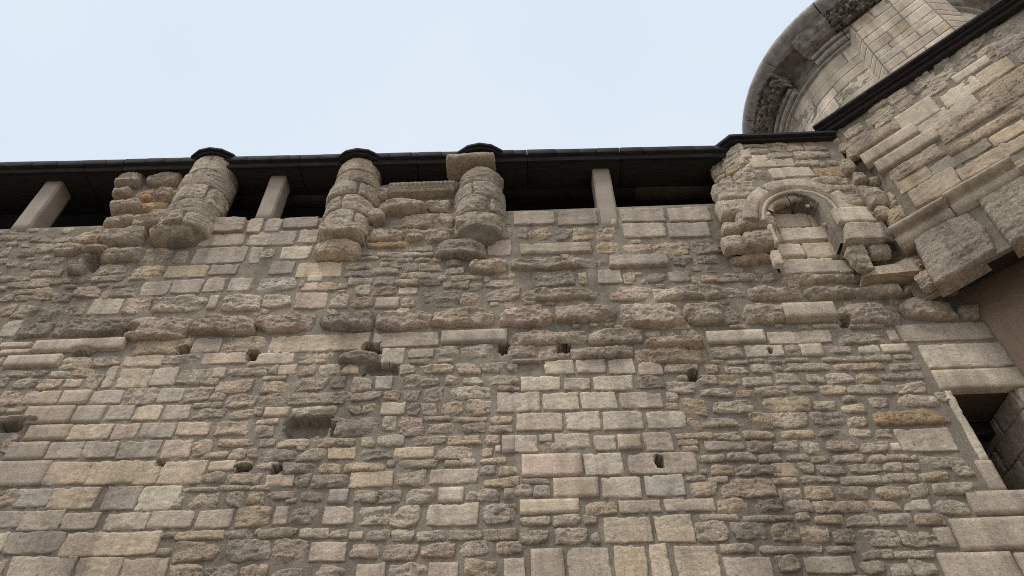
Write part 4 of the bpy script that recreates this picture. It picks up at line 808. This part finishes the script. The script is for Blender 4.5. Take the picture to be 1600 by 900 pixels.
V = [KP.map(np.array(a), np.array(b), np.array(0.)) for a, b in q] + [KP.map(np.array(a), np.array(b), np.array(-.07)) for a, b in q2] + [KP.map(np.array(a), np.array(b), np.array(-.19)) for a, b in q2]
F = [(4, 3, 2, 1, 0)[::-1]] + [(i, (i + 1) % 5, 5 + (i + 1) % 5, 5 + i) for i in range(5)] + [(5 + i, 5 + (i + 1) % 5, 10 + (i + 1) % 5, 10 + i) for i in range(5)]
o = obj('block', V, F, M_DRESS, kn, tinted('t'), smoothed=False); b = o.modifiers.new('bevel', 'BEVEL'); b.width = .01; b.segments = 2
# soffit and dark beam under the side wall
PL = Plane((EDGE, D, 0), D2)
so_ = thing('side_soffit', 'black timber underside beneath the projecting side wall', 'soffit', (float(C2[0] + .6), float(C2[1] - .1), float(zb)))
def sbar(name, pl, u0, u1, h0, h1, z0, z1, m, par):
    c = [pl.map(np.array(u), np.array(z), np.array(h)) for z in (z0, z1) for h in (h1, h0) for u in (u0, u1)]; return bevelled(name, hexa(c), m, par, .006, 1)
wid = (PL.P - SIDE.P).dot(-SIDE.n)
for k in range(5):
    sbar('soffit_board', SIDE, .1, SU1, -wid * (k + 1) / 5 - .01 * (k == 4), -wid * k / 5 - .004 - .02 * (k == 0), zb + .36 - .004 * (k % 2), zb + .40, M_DARK, so_)
sbar('wall_plate', SIDE, .30, SU1, -.24, -.04, zb + .004, zb + .30, M_WOOD, so_)
plw = thing('rendered_wall', 'plain brown rendered wall below the projecting side wall', 'wall', (EDGE + 1, D - 1, 0))
A, B = np.meshgrid(np.linspace(-.05, SU1, 120), np.linspace(0, zb + .38, 120), indexing='ij')
obj('render_face', PL.map(A, B, .03 * (fbm(A * 1.5, B * 1.5, 9, 4) - .5)).reshape(-1, 3), grid_faces(120, 120), M_PLAST, plw)
c = [PL.map(np.array(u), np.array(z), np.array(h)) for z in (0, zb + .36) for h in (-.05, -.5) for u in (0.02, SU1)]
obj('core', *hexa(c), M_PLAST, plw, smoothed=False)
# side-wall eave: dark boards and slates
se = thing('side_eave', 'steep looking black eave along the angled side wall', 'roof', (float(C2[0] + 1), float(C2[1] - 1), float(zst)))
sbar('fascia_board', SIDE, -.12, SU1, -.3, .07, zst - .03, zst + .035, M_WOOD, se)
sbar('fascia_board', SIDE, -.12, SU1, -.3, .10, zst + .038, zst + .085, M_WOOD, se)
x = -.12
while x < SU1:
    ww = min(RNG.uniform(.25, .4), SU1 - x); sbar('slate', SIDE, x + .002, x + ww - .002, -.35, .145 + RNG.uniform(-.004, .004), zst + .088, zst + .125, M_SLATE, se); x += ww
sbar('slate', SIDE, -.12, SU1, -.4, .125, zst + .128, zst + .155, M_SLATE, se)
sbar('roof_slope', SIDE, -.1, SU1, -1.6, .05, zst + .158, zst + .19, M_SLATE, se)

# ------------------------------------------------------------------ round tower behind
TC = np.array([6.93, 7.20]); TR = 2.03; ZC = 13.30
A0 = math.atan2(-TC[1], -TC[0])           # towards the camera
tow = thing('round_tower', 'pale round stair tower with dark carved cornice and buttress', 'tower', (TC[0], TC[1], 0))
def lathe(name, prof, m, par, th0=-math.pi, th1=math.pi, n=96, tint=None, wob=0.0, lumps=0):
    pr = np.array(prof); th = np.linspace(th0, th1, n)
    if th1 - th0 < 6: th = np.r_[th0, np.linspace(th0 + 1e-4, th1 - 1e-4, n - 2), th1]
    R = np.broadcast_to(pr[None, :, 0], (n, len(pr))).copy(); Zz = np.broadcast_to(pr[None, :, 1], R.shape).copy(); T = np.broadcast_to(th[:, None], R.shape)
    if wob:
        k = fbm(T * 14, (Zz + R) * 9, 5, 4) - .5; R += wob * k; Zz += wob * .6 * (fbm(T * 14, (R - Zz) * 9, 8, 4) - .5)
    if lumps:
        s = np.zeros_like(R)
        for j in range(3):
            g = np.abs(np.sin(T * TR * (9 + 5 * j) + 2.2 * fbm(T * 20, R * 14, j, 2) * 3)) * np.abs(np.cos((R + Zz) * (13 + 6 * j) + 3 * fbm(T * 11, Zz * 14, j + 4, 2)))
            s += (g - .4) * (.6 ** j)
        edge_ = np.minimum(np.arange(len(pr)), np.arange(len(pr))[::-1]) > 0
        R += lumps * s * edge_; Zz -= lumps * .8 * s * edge_
    if th1 - th0 < 6: R[0] = R[0] * 0 + pr[:, 0].min(); R[-1] = R[0]
    v = np.stack([TC[0] + R * np.cos(T + A0), TC[1] + R * np.sin(T + A0), Zz], -1)
    return obj(name, v.reshape(-1, 3), grid_faces(n, len(pr)), m, par, tint)
def th_at(x, y, z):
    d = ray(x, y); p = EYE + d * ((z - 1.6) / d[2]); a = math.atan2(p[1] - TC[1], p[0] - TC[0]) - A0
    return (a + math.pi) % (2 * math.pi) - math.pi
lathe('tower_core', [(TR - .007, 0), (TR - .007, 13.9)], M_MORT, tow)
tcy = Cyl(TC, TR - .02, A0); z = 9.2; i = 0
while z < ZC - .02:
    hh = min(RNG.uniform(.22, .34), ZC - z); th = -2.0 + RNG.uniform(0, .25)
    while th < 2.0:
        dth = RNG.uniform(.4, .85)
        stone('ashlar_block', tcy, th * tcy.r + .001, (th + dth) * tcy.r - .001, z + .001, z + hh - .001, 's' if i % 3 else 'a', 'lwlwnw'[i % 6], tow, .016); th += dth; i += 1
    z += hh
# cornice: slab, frieze blocks with a missing length, roll mouldings with a missing length
ths = np.linspace(-math.pi, math.pi, 15)
lathe('cornice_bed', [(TR - .05, ZC - .02), (TR - .02, ZC + .1), (TR + .02, ZC + .40), (2.2, ZC + .48), (2.45, ZC + .5)], M_CARVE, tow, wob=.05)
for a, b in zip(ths[:-1], ths[1:]):
    lathe('cornice_slab', [(2.2, ZC + .50), (2.46, ZC + .50), (2.50, ZC + .54), (2.585, ZC + .57), (2.63, ZC + .60), (2.655, ZC + .66), (2.655, ZC + .72), (2.2, ZC + .74)], M_CORN, tow, a + .003, b - .003, 30, wob=.012)
tA = th_at(1195, 205, ZC + .4); tB = th_at(1208, 118, ZC + .4); tC = th_at(1238, 72, ZC + .4); tD = th_at(1285, 22, ZC + .4)
def frieze_prof(n=14, out_=0.): return [(2.16 + .34 * q + .05 * math.sin(q * math.pi) + out_, ZC + .16 + .34 * q - .07 * math.sin(q * math.pi)) for q in np.linspace(0, 1, n)]
d_ = abs(tB - tA); sg = 1 if tB > tA else -1
def sector(fn, ta, tb): a, b = sorted((ta, tb)); return fn(a, b)
for ta, tb, lump, nm in ((tA - sg * .9, tA - sg * .45, .11, 'carved_frieze'), (tA - sg * .449, tA, .11, 'carved_frieze'), (tA + sg * .001, tB, .11, 'carved_frieze'), (tC, tD, .012, 'plain_frieze_block'), (tD + sg * .001, tD + sg * .42, .11, 'carved_frieze'), (tD + sg * .421, tD + sg * .9, .11, 'carved_frieze')):
    sector(lambda a, b: lathe(nm, frieze_prof(26), M_CARVE, tow, a, b, 110, lumps=lump, wob=.03), ta, tb)
rollp = [(2.03, ZC + .0)] + arc((2.10, ZC + .05), .06, math.pi * 1.1, math.pi * 2.1, 9) + [(2.15, ZC + .10)] + arc((2.19, ZC + .125), .035, math.pi * 1.2, math.pi * 2.1, 7) + [(2.2, ZC + .2)]
for ta, tb in ((tA - sg * .9, tB - sg * .02), (tC + sg * .02, tC + sg * .30), (tC + sg * .305, tD + sg * .9)):
    sector(lambda a, b: lathe('roll_moulding', rollp, M_CORN, tow, a, b, 60, wob=.012), ta, tb)
lathe('neck_moulding', [(TR - .02, ZC - .07), (TR + .05, ZC - .06), (TR + .06, ZC - .03), (TR + .02, ZC - .005)], M_CORN, tow, wob=.006)
lathe('tower_roof', [(2.64, ZC + .735), (0.02, ZC + 3.2)], M_SLATE, tow)
# flat buttress facing us, chamfered on the left
nb = np.array([math.cos(A0), math.sin(A0)]); ub = np.array([-nb[1], nb[0]])
RB = 2.22
BP = Plane((TC[0] + nb[0] * RB, TC[1] + nb[1] * RB, 0), (ub[0], ub[1]))
b0 = BP.uv(1345, 60)[0]; b1 = BP.uv(1466, 22)[0]
but = 'buttress'
zbt = BP.uv(1332, 40)[1] + .05
c45 = .30
plan = [(b0 - c45 * .75, -c45), (b0, 0), (b1, 0), (b1 + c45 * .8, -c45)]
V = [];
for zq in (9.0, zbt): V += [BP.map(np.array(u), np.array(zq), np.array(h + .007)) for u, h in plan + [(b1 + .2, -.9), (b0 - .2, -.9)]]
kq = 6; F = [tuple(range(kq)), tuple(range(kq, 2 * kq))[::-1]] + [(i, kq + i, kq + (i + 1) % kq, (i + 1) % kq) for i in range(kq)]
bo = obj('buttress', V, F, M_MORT, tow, smoothed=False)
pl_l = BP.map(np.array(plan[0][0]), np.array(0.), np.array(plan[0][1])); pl_r = BP.map(np.array(b0), np.array(0.), np.array(0.)); dl = unit((pl_r - pl_l)[:2]); BL = Plane(pl_l, dl); ll = np.linalg.norm((pl_r - pl_l)[:2])
pr_l = BP.map(np.array(b1), np.array(0.), np.array(0.)); pr_r = BP.map(np.array(plan[3][0]), np.array(0.), np.array(plan[3][1])); dr = unit((pr_r - pr_l)[:2]); BR = Plane(pr_l, dr); lr = np.linalg.norm((pr_r - pr_l)[:2])
z = zbt - .01; k = 0
while z > 9.2:
    hh = RNG.uniform(.15, .30) if k else .3; cs = [b0] + ([b0 + (b1 - b0) * RNG.uniform(.25, .75)] if k % 3 else [b0 + (b1 - b0) * RNG.uniform(.2, .4), b0 + (b1 - b0) * RNG.uniform(.6, .8)]) + [b1]
    for a, b in zip(cs[:-1], cs[1:]):
        stone('buttress_block', BP, a + .001, b - .001, z - hh + .001, z - .001, 's' if (k * 3) % 4 else 'a', 'wlwlnyw'[SEED[0] % 7], bo, .014)
    stone('buttress_block', BL, .0, ll - .003, z - hh + .003, z - .003, 's', 'wl'[k % 2], bo, .014); stone('buttress_block', BR, .003, lr, z - hh + .003, z - .003, 's', 'nl'[k % 2], bo, .014)
    z -= hh; k += 1
print('buttress', b0, b1, zbt, 'zb', zb, 'zst', zst, 'TOPZ', TOPZ, 'win', UJ, UJ2, ZW0, ZW1, 'turret', fc, xc, zt_top, 'th', tA, tB, tC, tD)

# ------------------------------------------------------------------ ground
A, B = np.meshgrid(np.linspace(-600, 600, 40), np.linspace(-600, 600, 40), indexing='ij')
g = obj('ground', np.stack([A, B, 0 * A], -1).reshape(-1, 3), grid_faces(40, 40), M_GROUND, None)
g['kind'] = 'structure'; g['label'] = 'worn pale paved ground before the old wall'; g['category'] = 'ground'
